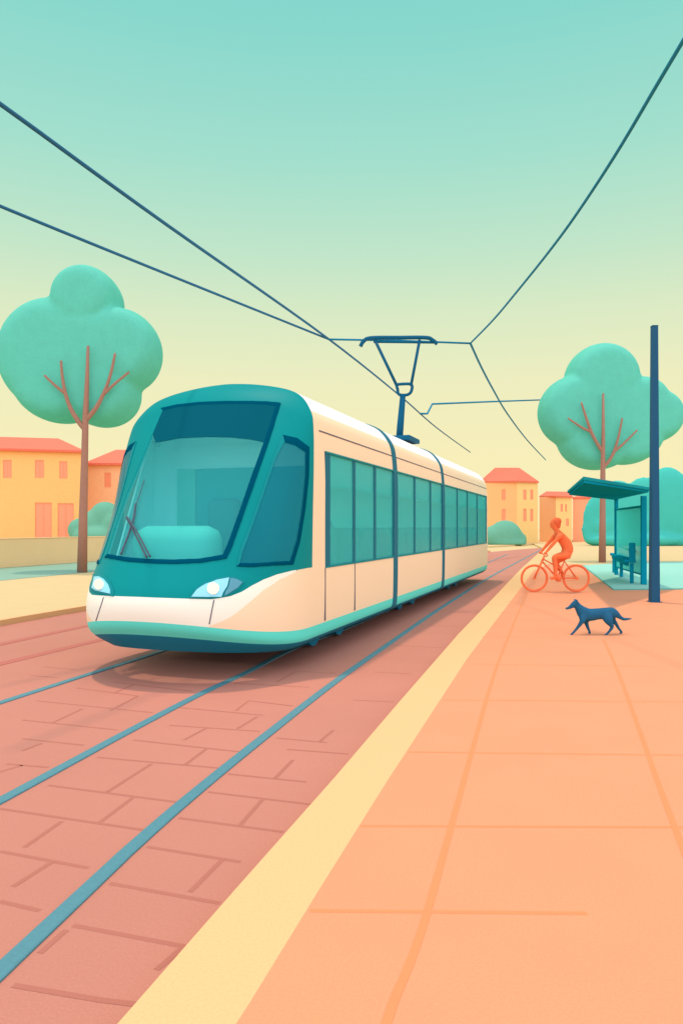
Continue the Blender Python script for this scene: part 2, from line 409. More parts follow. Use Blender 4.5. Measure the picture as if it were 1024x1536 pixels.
def pb(t): return min(interp(peachb, abs(t)) if abs(t) < peachb[-1][0] else tb(t), tb(t))
def band(name, f0, f1, rows, m, parent=tram, skip=None, cols=240, offs=0.0):
    vs = []; fs = []
    for i in range(rows + 1):
        for j in range(cols + 1):
            t = -1 + 2 * j / cols; a, b = f0(t), f1(t); l = a + (b - a) * i / rows
            vs.append(S(l, t) + (nrmS(l, t) * offs if offs else Vector()))
    for i in range(rows):
        for j in range(cols):
            t = -1 + 2 * (j + .5) / cols; a, b = f0(t), f1(t)
            if b - a < 1e-4: continue
            if skip and skip(a + (b - a) * (i + .5) / rows, t): continue
            k = i * (cols + 1) + j; fs.append((k, k + 1, k + cols + 2, k + cols + 1))
    o = mesh(name, vs, fs, m, parent, True); return o
# openings in (level, around) space
def poly_lt(pix): return [(h[2], h[3]) for h in (hit(u, v) for u, v in pix)]
def inside(poly, l, t):
    c = False; n = len(poly)
    for i in range(n):
        (a, b), (c2, d2) = poly[i], poly[i - 1]
        if (b > t) != (d2 > t) and l < (c2 - a) * (t - b) / (d2 - b) + a: c = not c
    return c
WS = [(160, 834), (190, 838), (225, 841), (262, 843), (300, 841), (335, 836), (343, 822), (360, 775), (382, 712), (402, 655), (418, 606), (400, 604), (375, 604.5), (340, 604), (300, 605), (265, 609), (242, 614), (229, 644), (210, 690), (190, 738), (174, 783)]
SW = [(358, 846), (380, 847), (405, 845), (436, 843), (446, 812), (454, 765), (459, 715), (460, 674), (445, 663), (426, 657), (412, 688), (396, 732), (377, 786), (362, 828)]
def shrink(poly, k):
    cu = sum(p[0] for p in poly) / len(poly); cv = sum(p[1] for p in poly) / len(poly)
    return [(cu + (u - cu) * k, cv + (v - cv) * k) for u, v in poly]
ws_lt = poly_lt(WS); sw_lt = poly_lt(SW)
sw_m = [(l, -t) for l, t in sw_lt]
def skip(l, t): return inside(ws_lt, l, t) or inside(sw_lt, l, t) or inside(sw_m, l, t)
band('skirt', lambda t: 0, lambda t: 1, 10, M['navy'])
band('lower_band', lambda t: 1, lambda t: 2, 8, M['mint'])
band('side_panel', lambda t: 2, pb, 16, M['peach'])
band('bumper', pb, tb, 16, M['cream'])
mask = band('cab_shell', tb, lambda t: NK, 170, M['teal'], skip=skip, cols=300)
# a slightly deeper teal on the cheeks behind the windscreen pillars
def patch(name, pix, m, off_=.012, rings=8, parent=tram, flip=False, shrinkto=0.0, thick=True, ringmode=False, edge=1.0):
    """skin lying on the nose: rings of the outline drawn in towards its middle"""
    # densify outline
    P = []
    for i in range(len(pix)):
        a, b = pix[i], pix[(i + 1) % len(pix)]; n = max(1, int(math.hypot(b[0] - a[0], b[1] - a[1]) / 7))
        for k in range(n): P.append((a[0] + (b[0] - a[0]) * k / n, a[1] + (b[1] - a[1]) * k / n))
    HL = [hit(u, v) for u, v in P]
    L = [(h[2], h[3]) for h in HL]
    cu = sum(p[0] for p in P) / len(P); cv = sum(p[1] for p in P) / len(P)
    hc = hit(cu, cv); C0 = (hc[2], hc[3])
    fl = -1 if flip else 1
    n = len(L); vs = []; fs = []
    ks = [1 - (1 - shrinkto) * i / rings for i in range(rings + 1)]
    if thick:
        for l, t in L: vs.append(S(l, fl * t) - nrmS(l, fl * t) * .012)
    for k in ks:
        for l, t in L:
            l2 = C0[0] + (l - C0[0]) * k; t2 = fl * (C0[1] + (t - C0[1]) * k)
            vs.append(S(l2, t2) + nrmS(l2, t2) * off_)
    R = len(vs) // n
    for i in range(R - 1):
        for j in range(n):
            q = (j + 1) % n; fs.append((i * n + j, i * n + q, (i + 1) * n + q, (i + 1) * n + j))
    o = mesh(name, vs, fs, m, parent, True)
    bm = bmesh.new(); bm.from_mesh(o.data); bmesh.ops.remove_doubles(bm, verts=bm.verts, dist=1e-5); bmesh.ops.recalc_face_normals(bm, faces=bm.faces); bm.to_mesh(o.data); bm.free()
    autosmooth(o, 50)
    return o
def frame_patch(name, outer, inner_, m, off_=.010, parent=tram, flip=False, side=None):
    """a frame between two outlines with the same number of points"""
    fl = -1 if flip else 1
    def dens(P):
        out = []
        for i in range(len(P)):
            a, b = P[i], P[(i + 1) % len(P)]
            for k in range(8): out.append((a[0] + (b[0] - a[0]) * k / 8, a[1] + (b[1] - a[1]) * k / 8))
        return out
    A, B = dens(outer), dens(inner_); n = len(A); vs = []
    def put(P, o_):
        for u, v in P:
            h = hit(u, v); vs.append(S(h[2], fl * h[3]) + nrmS(h[2], fl * h[3]) * o_)
    put(A, -.01); put(A, off_); put([((a[0] + b[0]) / 2, (a[1] + b[1]) / 2) for a, b in zip(A, B)], off_ + .002); put(B, off_); put(B, -.02)
    fs = [(i * n + j, i * n + (j + 1) % n, (i + 1) * n + (j + 1) % n, (i + 1) * n + j) for i in range(4) for j in range(n)]
    ix = [1 if side and side[0] * 8 <= j <= side[1] * 8 + 7 else 0 for i in range(4) for j in range(n)]
    o = mesh(name, vs, fs, m, parent, False, ix)
    bm = bmesh.new(); bm.from_mesh(o.data); bmesh.ops.recalc_face_normals(bm, faces=bm.faces); bm.to_mesh(o.data); bm.free()
    return o
WSo = [(158, 836), (190, 842), (225, 845), (262, 846), (300, 844.5), (339, 838.5), (347, 822), (364, 775), (386, 712), (406, 655), (421.5, 604.5), (400, 602.5), (375, 602), (340, 602), (300, 603.5), (265, 607.5), (241, 613), (228.5, 643), (209.5, 689), (189, 737), (172.5, 783)]
WSi = [(162.5, 831), (190, 836), (225, 839), (262, 840), (300, 838.5), (333, 833), (340, 819), (357, 772), (379, 709), (399, 655), (414, 610), (399, 607.5), (375, 606.5), (340, 606.5), (300, 608), (266, 611.5), (244.5, 616.5), (232.5, 645), (213.5, 691), (193, 739), (177, 784)]
ws = patch('windscreen', shrink(WS, 1.005), M['wsglass'], off_=.004, thick=False, rings=14)
frame_patch('windscreen_frame', WSo, WSi, [M['frame'], M['teal']], parent=ws, side=(16, 20))
# dark sun band across the top of the windscreen
patch('sun_band', [(230, 651), (240, 618), (268, 610), (300, 607), (340, 606), (375, 606), (400, 607), (415, 609), (409, 635), (400, 664), (375, 659), (345, 656), (310, 655.5), (270, 657.5), (234, 664)][::1], M['visor'], off_=.009, parent=ws, rings=6)
for fl in (False, True):
    swo = patch('cab_window', shrink(SW, 1.01), M['sideglass'], off_=.004, thick=False, flip=fl)
    SWo = [(354, 850), (380, 851), (405, 849), (439, 847), (449, 813), (457, 765), (462.5, 715), (463.5, 671), (446, 657.5), (424, 652.5), (410, 687), (394.5, 731), (375.5, 785), (359, 827)]
    SWi = [(359, 845), (380, 845.5), (405, 843.5), (434.5, 842), (444.5, 811), (452.5, 764), (457.5, 715), (458, 678), (443, 668), (427, 663), (413.5, 689), (398, 733), (379, 787), (363, 829)]
    frame_patch('window_frame', SWo, SWi, [M['frame'], M['tealdark']], parent=swo, flip=fl, side=(9, 13))
# headlights
HR = [(283, 898), (291, 885), (305, 874), (325, 867), (345, 864), (357, 866.5), (367, 873), (358, 885), (343, 894), (322, 898)]
HRL = [(287, 896), (295, 885), (308, 877), (325, 871), (343, 868), (340, 880), (334, 890), (331, 896)]
HRD = [(345, 868), (355, 870), (362, 874.5), (355, 883), (344, 890), (336, 895), (337, 890), (342, 880)]
HLo = [(141, 861), (150, 860), (160, 864), (168, 874), (172, 886), (171, 895), (157, 892), (143, 888), (136, 884)]
HLi = [(144, 865), (151, 865), (158, 869), (164, 877), (167, 885), (167, 891), (157, 889), (146, 886), (140, 882)]
hl = patch('headlight', HR, M['tealdark'], off_=.010, rings=4)
patch('lens', HRL, M['lamp'], off_=.020, rings=4, parent=hl)
patch('lens', HRD, M['lampdim'], off_=.020, rings=4, parent=hl)
patch('bulb', [(319 + 9 * cos(a * pi / 8), 884 + 9 * sin(a * pi / 8)) for a in range(16)], M['bulb'], off_=.028, rings=3, parent=hl)
hl = patch('headlight', HLo, M['tealdark'], off_=.010, rings=4)
patch('lens', HLi, M['lamp'], off_=.020, rings=4, parent=hl)
patch('bulb', [(151.5 + 7 * cos(a * pi / 8), 877.5 + 8 * sin(a * pi / 8)) for a in range(16)], M['bulb'], off_=.028, rings=3, parent=hl)
def on_nose(pix, r, name, m, parent=tram, off_=.012, n=6):
    P = []
    for (a, b), (c_, d_) in zip(pix, pix[1:]):
        for k in range(10): P.append((a + (c_ - a) * k / 10, b + (d_ - b) * k / 10))
    P.append(pix[-1]); pts = []
    for u, v in P:
        h = hit(u, v); pts.append(h[0] + h[1] * off_)
    mb = MB(); mb.tube(pts, r, n); o = mb.build(name, m, parent, True); return o
on_nose([(156, 896), (152, 908), (144.5, 931)], .006, 'panel_seam', M['seamline'], off_=.002)
on_nose([(321, 900), (318, 915), (314, 936)], .006, 'panel_seam', M['seamline'], off_=.002)
wp = on_nose([(207, 758), (204, 780), (196, 805), (185, 834)], .013, 'wiper', M['wiper'], off_=.035)
on_nose([(220, 722), (214, 740), (207.5, 760)], .006, 'wiper_tip', M['wiper'], off_=.035, parent=wp)
wp = on_nose([(194, 779), (206, 803), (223, 839)], .013, 'wiper', M['wiper'], off_=.04)
on_nose([(196, 779), (211, 803), (229, 839)], .012, 'wiper_arm', M['wiper'], off_=.055, parent=wp)

# body behind the cab: same ring carried back
def ring(l): k = knot(l); return k[2], k[4], k[3]
YR = 23.75 - TY0
def ringpts(l0, l1, n):
    out = []
    for i in range(n + 1):
        l = l0 + (l1 - l0) * i / n; out.append(ring(l))
    return out
def body_band(name, l0, l1, n, m, y1=None, y0=None, sides=(-1, 1), parent=tram, grow=0.0):
    R = ringpts(l0, l1, n); vs = []; fs = []; 
    for sg in sides:
        base = len(vs)
        for W, z, Ye in R:
            ya = (Ye - TY0) if y0 is None else y0; yb = YR if y1 is None else y1
            ys = [ya, yb - .6] if y1 is None else [ya, yb]
            rows = [(ya, 1, z)] + [(yb - .55, 1, z)] if y1 is None else [(ya, 1, z), (yb, 1, z)]
            if y1 is None:
                for k in range(1, 9):
                    a = k / 8 * pi / 2
                    rows.append((yb - .55 + .55 * sin(a), .82 + .18 * cos(a), 1.8 + (z - 1.8) * (.93 + .07 * cos(a))))
            for (y, kx, zz) in rows: vs.append(Vector((sg * (W * kx + grow), y, zz + (grow if z > 3 else 0))))
        K = len(rows)
        for i in range(len(R) - 1):
            for k in range(K - 1):
                fs.append((base + i * K + k, base + i * K + k + 1, base + (i + 1) * K + k + 1, base + (i + 1) * K + k))
    o = mesh(name, vs, fs, m, parent, True)
    bm = bmesh.new(); bm.from_mesh(o.data); bmesh.ops.remove_doubles(bm, verts=bm.verts, dist=1e-4); bmesh.ops.recalc_face_normals(bm, faces=bm.faces); bm.to_mesh(o.data); bm.free()
    autosmooth(o, 50)
    return o
body_band('skirt', 0, 1, 4, M['navy'])
body_band('lower_band', 1, 2, 4, M['mint'])
# levels of the window strip
def lev(z):
    a, b = 2.0, 9.0
    for _ in range(40):
        c = (a + b) / 2
        if knot(c)[4] < z: a = c
        else: b = c
    return a
ZB, ZT = 1.08, 2.55
lB, lT, lS = lev(ZB), lev(ZT), 8.0
body_band('side_panel', 2, lB, 10, M['peach'])
body_band('side_panel', lT, lS, 14, M['peach'])
body_band('roof', lS, NK, 24, M['roofcream'])
YW0, YW1 = 8.64 - TY0, 23.07 - TY0
for sd_ in ((-1,), (1,)):
    body_band('window_post', lB, lT, 8, M['peach'], y1=YW0, sides=sd_)
    body_band('end_panel', lB, lT, 8, M['peach'], y0=YW1, sides=sd_)
# end cap
cap = [(sg * ring(NK * i / 30)[0] * .82, YR, 1.8 + (ring(NK * i / 30)[1] - 1.8) * .93) for sg, rng in ((-1, range(31)), (1, range(29, -1, -1))) for i in rng]
mesh('rear_panel', cap, [tuple(range(len(cap)))], M['peach'], tram)
# underside, chassis and wheels
mb = MB(); mb.box((0, 8.9, .22), (2.2, 15.0, .1)); mb.build('chassis', M['navy'], tram)
for y in (3.6, 8.4, 13.6):
    mb = MB(); mb.box((0, y, .22), (1.2, 1.9, .16), bev=.03); bg = mb.build('bogie', M['navy'], tram)
    for sg in (-1, 1):
        for dy in (-.55, .55):
            mb = MB(); mb.tube([(sg * .68, y + dy, .21), (sg * .80, y + dy, .21)], .29, 20); mb.build('wheel', M['navy'], bg)
# window strip: panes and mullions on both sides
mull = [8.66, 9.84, 10.87, 12.06, 13.5, 14.9, 16.2, 18.0, 19.5, 21.2, 23.05]
Wz = knot(5)[2]
for sg in (-1, 1):
    for a, b in zip(mull, mull[1:]):
        mb = MB(); mb.box((sg * (Wz - .02), (a + b) / 2 - TY0, (ZB + ZT) / 2), (.012, b - a - .004, ZT - ZB + .01))
        wn = mb.build('window', M['glass'], tram)
        mb = MB(); mb.box((sg * (Wz - .045), (a + b) / 2 - TY0, 2.335), (.01, b - a - .02, .42)); mb.build('reflection_band', M['reflection_band'], wn)  # added panel standing in for the dark reflection band of the pane
    for a in mull[:1] + mull[1:3] + mull[4:6] + mull[7:]:
        wd = .09 if a > 8.7 else .18
        mb = MB(); mb.box((sg * (Wz - .012), a - TY0 + (wd / 2 if a < 8.7 else 0), (ZB + ZT) / 2), (.018, wd, ZT - ZB)); mb.build('mullion', M['bellows'], tram)
    mb = MB(); mb.box((sg * (Wz + .002), (8.66 + 23.06) / 2 - TY0, ZB + .012), (.014, 23.06 - 8.66, .024)); mb.box((sg * (Wz + .0025), (8.66 + 23.06) / 2 - TY0, ZT - .012), (.013, 23.06 - 8.66, .024))
    mb.build('window_trim', M['tealdark'], tram)
    # long crease line and door joints
    zl = lev(2.79); wl = knot(zl)[2]
    mb = MB(); mb.box((sg * (wl + .001), (8.50 + 23.2) / 2 - TY0, 2.79), (.012, 23.2 - 8.50, .016)); mb.build('crease_line', M['seamline'], tram)
    for y in (8.64, 9.84):
        mb = MB(); mb.box((sg * (knot(3)[2]), y - TY0, (.42 + ZB) / 2), (.012, .022, ZB - .42)); mb.build('door_joint', M['seamline'], tram)
# gangway bellows: two slim dark hoops all round the body
for y in (12.06, 16.2):
    R = [ring(NK * i / 60) for i in range(61)]
    pts = [(-W, z) for W, z, _ in R] + [(W, z) for W, z, _ in R[::-1][1:]]
    vs = []; n = len(pts); K = 6
    for k, (dy, g) in enumerate(((-.13, -.02), (-.13, .012), (-.05, .02), (.05, .02), (.13, .012), (.13, -.02))):
        for x, z in pts:
            c = Vector((x, z - 1.8)); ln = c.length; c = c * ((ln + g) / ln); vs.append((c.x, y - TY0 + dy, c.y + 1.8))
    fs = [(k * n + i, k * n + i + 1, (k + 1) * n + i + 1, (k + 1) * n + i) for k in range(K - 1) for i in range(n - 1)]
    mb = MB(); mb.add(vs, fs); autosmooth(mb.build('gangway_hoop', M['bellows'], tram), 50)
# saloon interior seen through the glass: floor, bright partition close to the panes, ceiling strip, seats
mb = MB(); mb.box((0, 9.4, .52), (2.5, 14.6, .06)); mb.build('floor', M['innerdark'], tram)
mb = MB(); mb.box((0, 9.4, 2.72), (2.2, 14.4, .1), bev=.02); mb.build('ceiling_panel', M['innerdark'], tram)
mb = MB(); mb.box((.5, 9.4, 1.5), (.06, 14.4, 1.9)); mb.build('bounce_partition', M['inner'], tram)  # pale panel placed near the panes to catch skylight and brighten them
ys = 9.2
first = None; k = 0
while ys < 22.6:
    for dx, top in ((.82, 1.58), ):
        r_ = .52 if k == 0 else .46
        mb = MB(); vs = []
        N_ = 20
        out = []
        for i in range(N_ + 1):
            a = pi * i / N_; out.append((-r_ * cos(a) , (top - .32) + .36 * sin(a) * (1.35 if k == 0 else .9)))
        out = [(-r_, .55)] + out + [(r_, .55)]
        m_ = len(out)
        for xx in (.62, 1.12):
            for (yy, zz) in out: vs.append((xx, ys - TY0 + yy, zz))
        fs = [tuple(range(m_)), tuple(range(m_, 2 * m_))[::-1]] + [(i, (i + 1) % m_, m_ + (i + 1) % m_, m_ + i) for i in range(m_)]
        mb.add(vs, fs); o = mb.build('seat', M['seat'], tram); autosmooth(o, 35)  # seat backs domed to stand in for bush reflections in the panes
    ys += 1.05 if k == 0 else .98
    k += 1
# cab interior: back wall, dashboard, driver's seat, side post
mb = MB(); mb.box((0, 2.15, 1.5), (2.62, .06, 2.4)); mb.box((0, 2.15, 2.84), (2.2, .06, .3)); mb.build('cab_back_wall', M['inner'], tram)
mb = MB(); mb.box((.33, 2.09, 1.5), (1.7, .05, 1.75), bev=.01); mb.build('cab_door', M['innerdark'], tram)
mb = MB(); mb.box((-.67, 2.09, 1.5), (.28, .05, 1.75), bev=.01); mb.build('cab_locker', M['innermid'], tram)
pts_ = [(-.93, .78, 1.0), (-1.24, 2.1, 1.0), (-1.22, 2.1, 2.72), (-1.0, 1.68, 2.72)]
mb = MB(); mb.add(pts_ + [(x + .03, y - .005, z) for x, y, z in pts_], [(0, 1, 2, 3), (4, 5, 6, 7), (0, 1, 5, 4), (1, 2, 6, 5), (2, 3, 7, 6), (3, 0, 4, 7)]); mb.build('side_lining', M['inner'], tram)
mb = MB(); mb.box((0, 1.5, .95), (1.7, 1.1, .05)); mb.build('cab_floor', M['innerdark'], tram)
mb = MB(); mb.box((-.14, 1.0, 1.3), (1.12, .42, .62), bev=.17); o = autosmooth(mb.build('dashboard', M['innermid'], tram), 60)
mb = MB(); mb.box((.1, 1.72, 1.6), (.46, .16, .72), bev=.075); mb.box((.1, 1.5, 1.22), (.46, .5, .16), bev=.06); mb.box((.1, 1.5, 1.06), (.2, .2, .2)); autosmooth(mb.build('driver_seat', M['seat'], tram), 60)

# pantograph (a part of the tram, one level deeper for its pieces)
PZ = 15.6
def T(u, v, zc): return TMI @ D(u, v, zc)
b0 = T(598, 655, PZ)
mb = MB(); mb.box((b0.x, b0.y, 3.44), (.7, .9, .10), bev=.02)
for sx in (-.25, .25):
    for sy in (-.32, .32): mb.tube([(b0.x + sx, b0.y + sy, 3.38), (b0.x + sx, b0.y + sy, 3.5)], .035, 10)
pan = mb.build('pantograph', M['pant'], tram)
mb = MB(); mb.tube([T(598, 668, PZ), T(600, 640, PZ), T(604, 592, PZ)], [.075, .075, .06], 12); mb.build('lower_arm', M['pant'], pan, True)
mb = MB(); mb.tube(catmull([T(594, 577, PZ), T(604, 576, PZ), T(617, 577, PZ), T(616, 588, PZ), T(609, 592.5, PZ), T(598, 591.5, PZ), T(596, 584, PZ)], 4), .032, 8, closed=False); mb.tube([T(596, 584, PZ), T(594, 577, PZ)], .032, 8); mb.build('knuckle', M['pant'], pan, True)
mb = MB(); mb.tube([T(595, 579, PZ), T(562, 510, PZ)], .032, 8); mb.build('upper_arm', M['pant'], pan, True)
mb = MB(); mb.tube([T(616, 579, PZ), T(629, 510, PZ)], .032, 8); mb.build('upper_arm', M['pant'], pan, True)
mb = MB(); mb.tube(catmull([T(540.5, 519.5, PZ), T(545, 512, PZ), T(556, 507, PZ), T(598, 506.5, PZ), T(638, 506.5, PZ), T(648, 510, PZ), T(655.5, 516, PZ)], 6), .042, 10)
mb.tube([T(560, 513, PZ), T(650, 514, PZ)], .022, 8)
mb.build('contact_bow', M['pant'], pan, True)

# ---------------------------------------------------------------- overhead wires
WZ = 5.62
def wire(pts, r, label, name='overhead_wire', m=None, n=8, extra=None):
    mb = MB(); mb.tube(pts, r * 1.2, n)
    if extra: extra(mb)
    o = mb.build(name, m or M['wire'], None, True)
    return tag(o, label, 'wire', 'overhead tram wires')
g = lambda u, v, z=WZ: G(u, v, z)
wire(catmull([g(-60, 113), g(34, 180), g(250, 337), g(492, 508), g(600, 594), g(655, 642), g(705, 678.5)], 6), .019, 'longest wire, falling from top left past the pantograph to above the tram roof', m=mat('petrol_cable_near', (30, 100, 135), 1.1, grain=0))
wire(catmull([g(-60, 283), g(34, 323), g(250, 411), g(492, 508.5)], 6), .019, 'lower left wire, meeting the long wire left of the pantograph', m=MATS['petrol_cable_near'])
wire([g(492, 509), g(600, 511), g(705, 515)], .018, 'short level wire crossing just under the pantograph bow')
wire(catmull([g(1060, 0), g(990, 118), g(920, 236), g(860, 327), g(820, 381), g(780, 431), g(740, 479), g(705, 515)], 6), .015, 'curving wire climbing to the top right corner from the pantograph wire')
wire(catmull([g(705, 515), g(722, 552), g(740, 586), g(760, 620), g(790, 660), g(818, 690)], 6), .022, 'curving wire dropping from the right end of the level wire')
wz = 26.0
o_ = wire([D(630, 620.5, wz), D(640.5, 620.5, wz + .4), D(648, 606, wz + 1), D(735, 602.5, 31), D(806, 600, 37), D(905, 598, 42)], .028, 'cranked steady arm running back behind the crown of the right tree', 'steady_arm')

# ---------------------------------------------------------------- trees and bushes
def blob(name, lobes, m, parent=None, depth=.42, zc=None, ground_clip=None, voxel=.12, centre_push=0.0, flat=0.0):
    """union of lobes (u, v, radius px) standing at distance zc, rounded in depth"""
    px = F / zc
    mb = bmesh.new()
    for k, L in enumerate(lobes):
        u, v, r = L[:3]; ry = L[3] if len(L) > 3 else r
        c = D(u, v, zc + centre_push); r -= 3 if flat else 0; ry -= 3 if flat else 0
        b = bmesh.new(); bmesh.ops.create_icosphere(b, subdivisions=4, radius=1)
        R = Matrix((RT, FW, Vector((0, 0, 1)))).transposed()
        for w_ in b.verts:
            yy = w_.co.y * r / px * depth * (1 + .12 * (k % 3))
            if flat:
                rho = min(1.0, sqrt(w_.co.x ** 2 + w_.co.z ** 2)); yy = (1 if w_.co.y > 0 else -1) * flat * (1 - rho ** 7) ** .5
            q = Vector((w_.co.x * r / px, yy, w_.co.z * ry / px)); w_.co = R @ q + c
        t = bpy.data.meshes.new('t'); b.to_mesh(t); b.free(); mb.from_mesh(t); bpy.data.meshes.remove(t)
    me = bpy.data.meshes.new(name); mb.to_mesh(me); mb.free()
    o = bpy.data.objects.new(name, me); COL.objects.link(o)
    md = o.modifiers.new('r', 'REMESH'); md.mode = 'VOXEL'; md.voxel_size = voxel; md.use_smooth_shade = True
    sm = o.modifiers.new('s', 'SMOOTH'); sm.factor = .5; sm.iterations = 2
    dg = bpy.context.evaluated_depsgraph_get(); me2 = bpy.data.meshes.new_from_object(o.evaluated_get(dg)); o.modifiers.clear(); o.data = me2; me2.name = name
    me2.materials.clear(); me2.materials.append(m)
    if ground_clip is not None:
        for w_ in me2.vertices: w_.co.z = max(w_.co.z, ground_clip)
    for p in me2.polygons: p.use_smooth = True
    return o
def reparent(o, root):
    o.parent = root; o.matrix_parent_inverse = Matrix.Identity(4)
    for v in o.data.vertices: v.co = root.matrix_world.inverted() @ v.co
def tree(zc, base, lobes, stems, label, group):
    u, v = base; p = D(u, v, zc); root = empty('tree', (p.x, p.y, 0), 0, label, 'tree', group)
    bpy.context.view_layer.update()
    cr = blob('crown', lobes, M['crown'], zc=zc, centre_push=1.15, flat=1.2, voxel=.1); reparent(cr, root)
    mb = MB(); px = F / zc
    for line in stems[:1]:
        pts = [D(a, b, zc - .25) for a, b, w_ in line]; mb.tube(pts, [w_ / px / 2 for a, b, w_ in line], 12)
    t = mb.build('trunk', M['trunk'], None, True); reparent(t, root)
    for line in stems[1:]:
        mb = MB(); P = [Vector((a, b, w_)) for a, b, w_ in line]; P = catmull(P, 5)
        mb.tube([D(q.x, q.y, zc - .25) for q in P], [q.z / px / 2 for q in P], 8)
        l = mb.build('limb', M['trunk'], None, True); reparent(l, root)
    return root
tree(28.4 * 1.0 * 1760 / (68 * 28.4) , (125, 858),
     [(133, 453, 54), (84, 535, 88, 92), (95, 570, 78, 71), (182, 528, 65, 68), (155, 590, 59, 56), (133, 530, 70)],
     [[(123.5, 861, 15), (125, 780, 12.5), (127, 700, 10.5), (128.5, 630, 9), (131, 570, 6), (132.5, 519, 4)],
      [(127, 643, 8), (118, 632, 7.5), (106, 612, 6.5), (98, 588, 5.5), (93.5, 562, 4.5), (92, 541, 3.6)],
      [(98, 590, 5), (84, 579, 4), (67, 563, 3.2)],
      [(130, 629, 8), (142, 615, 7), (150, 602, 6.3), (160, 580, 5), (167, 558, 4.4), (173, 530, 3.6)],
      [(156, 591, 5), (172, 576, 4), (194, 558, 3.2)]], 'large round mint tree rising left of the tram cab', 'round street trees')
tree(1760 / 53.0, (903, 843),
     [(901, 570, 58), (862, 618, 59), (893, 655, 62, 55), (945, 625, 62), (958, 610, 45, 48), (978, 625, 44), (905, 620, 60), (935, 650, 60, 52)],
     [[(902.5, 845, 10.5), (903, 780, 9), (903.5, 700, 7), (904, 650, 5), (904, 590, 3)],
      [(903.5, 678, 6), (895, 665, 5), (886, 648, 5), (879, 628, 4), (871, 603, 2.8)],
      [(886, 648, 4), (870, 640, 3.4), (851, 627, 2.4)],
      [(904, 701, 5.5), (912, 692, 5), (920, 678, 4.6), (927, 655, 3.6), (932.5, 627, 2.6)],
      [(921, 677, 4), (936, 664, 3.2), (955, 645, 2.4)]], 'round mint tree standing behind the shelter on the right', 'round street trees')
def shrub(lobes, zc, m, label, clip=0.0, depth=.6, voxel=.15):
    o = blob('bush', lobes, M[m], zc=zc, depth=depth, ground_clip=clip, voxel=voxel)
    return tag(o, label, 'bush', 'rounded bushes')
shrub([(158, 775, 23), (140, 790, 24), (172, 790, 25), (120, 795, 18), (150, 805, 40, 18)], 44, 'bush', 'small sage bush behind the garden wall beside the left tree trunk', depth=.7)
shrub([(757, 806, 26), (779, 808, 11, 9), (738, 806, 18, 17), (760, 815, 30, 8)], 66, 'bush', 'low sage bush in front of the apricot house behind the tram', depth=.6, voxel=.2)
shrub([(899, 780, 26, 40), (888, 795, 17, 24), (925, 772, 40, 52), (965, 765, 36, 50), (940, 790, 60, 30), (1000, 760, 40, 60), (1040, 780, 50, 50), (975, 748, 28, 20), (950, 810, 75, 14), (1030, 810, 50, 14)], 62, 'bigbush', 'tall teal hedge mass behind the shelter', depth=.3, voxel=.2)

# ---------------------------------------------------------------- houses
def house(name, label, corners, zb, ze, faces, roof, roofm, group='houses round the square', base=(0, 0)):
    """corners: plan points; faces: per side material + openings (kind, s0, s1, z0, z1, material)"""
    c0 = sum((Vector((p[0], p[1], 0)) for p in corners), Vector()) / len(corners)
    root = empty(name, c0, 0, label, 'house', group)
    L = [Vector((p[0], p[1], 0)) - c0 for p in corners]; n = len(L)
    for i, (m, ops) in enumerate(faces):
        a, b = L[i], L[(i + 1) % n]; t = (b - a).normalized(); nr = Vector((t.y, -t.x, 0)); ln = (b - a).length
        # wall with real openings
        xs = sorted({0.0, ln} | {o[1] for o in ops} | {o[2] for o in ops}); zs = sorted({zb, ze} | {o[3] for o in ops} | {o[4] for o in ops})
        mb = MB()
        def P(s, z, d=0): return a + t * s + nr * d + Vector((0, 0, z))
        for x0, x1 in zip(xs, xs[1:]):
            for z0, z1 in zip(zs, zs[1:]):
                cx, cz = (x0 + x1) / 2, (z0 + z1) / 2
                if any(o[1] < cx < o[2] and o[3] < cz < o[4] for o in ops): continue
                mb.add([P(x0, z0), P(x1, z0), P(x1, z1), P(x0, z1)], [(0, 1, 2, 3)])
        for o in ops:
            q = [(o[1], o[3]), (o[2], o[3]), (o[2], o[4]), (o[1], o[4])]
            for (x0, z0), (x1, z1) in zip(q, q[1:] + q[:1]): mb.add([P(x0, z0), P(x1, z1), P(x1, z1, -.12), P(x0, z0, -.12)], [(0, 1, 2, 3)])
        mb.build('wall', M[m], root)
        for o in ops:
            w_, h_ = o[2] - o[1], o[4] - o[3]; mb = MB()
            mb.add([P(o[1], o[3], -.05), P(o[2], o[3], -.05), P(o[2], o[4], -.05), P(o[1], o[4], -.05)], [(0, 1, 2, 3)])
            pw = mb.build(o[0], M[o[5]], root)
            mb = MB(); cx = (o[1] + o[2]) / 2
            e = .045
            for x0, x1, z0, z1 in ((o[1] + .005, o[1] + e, o[3] + .005, o[4] - .005), (o[2] - e, o[2] - .005, o[3] + .005, o[4] - .005), (cx - .012, cx + .012, o[3] + .005, o[4] - e), (o[1] + e, o[2] - e, o[4] - e, o[4] - .005)):
                v8 = [P(x, z, d) for d in (-.047, -.03) for (x, z) in ((x0, z0), (x1, z0), (x1, z1), (x0, z1))]
                mb.add(v8, [(0, 1, 2, 3), (4, 5, 6, 7), (0, 1, 5, 4), (1, 2, 6, 5), (2, 3, 7, 6), (3, 0, 4, 7)])
            mb.build('frame', M[o[5]], pw)
    # hipped roof with an overhang
    vs = [Vector(p) - c0 for p in roof[0]]; mb = MB(); mb.add(vs, roof[1]); n0 = len(mb.v)
    mb.i = list(roof[2]) if len(roof) > 2 else mb.i
    mb.build('roof', [M[r] for r in roofm], root)
    return root
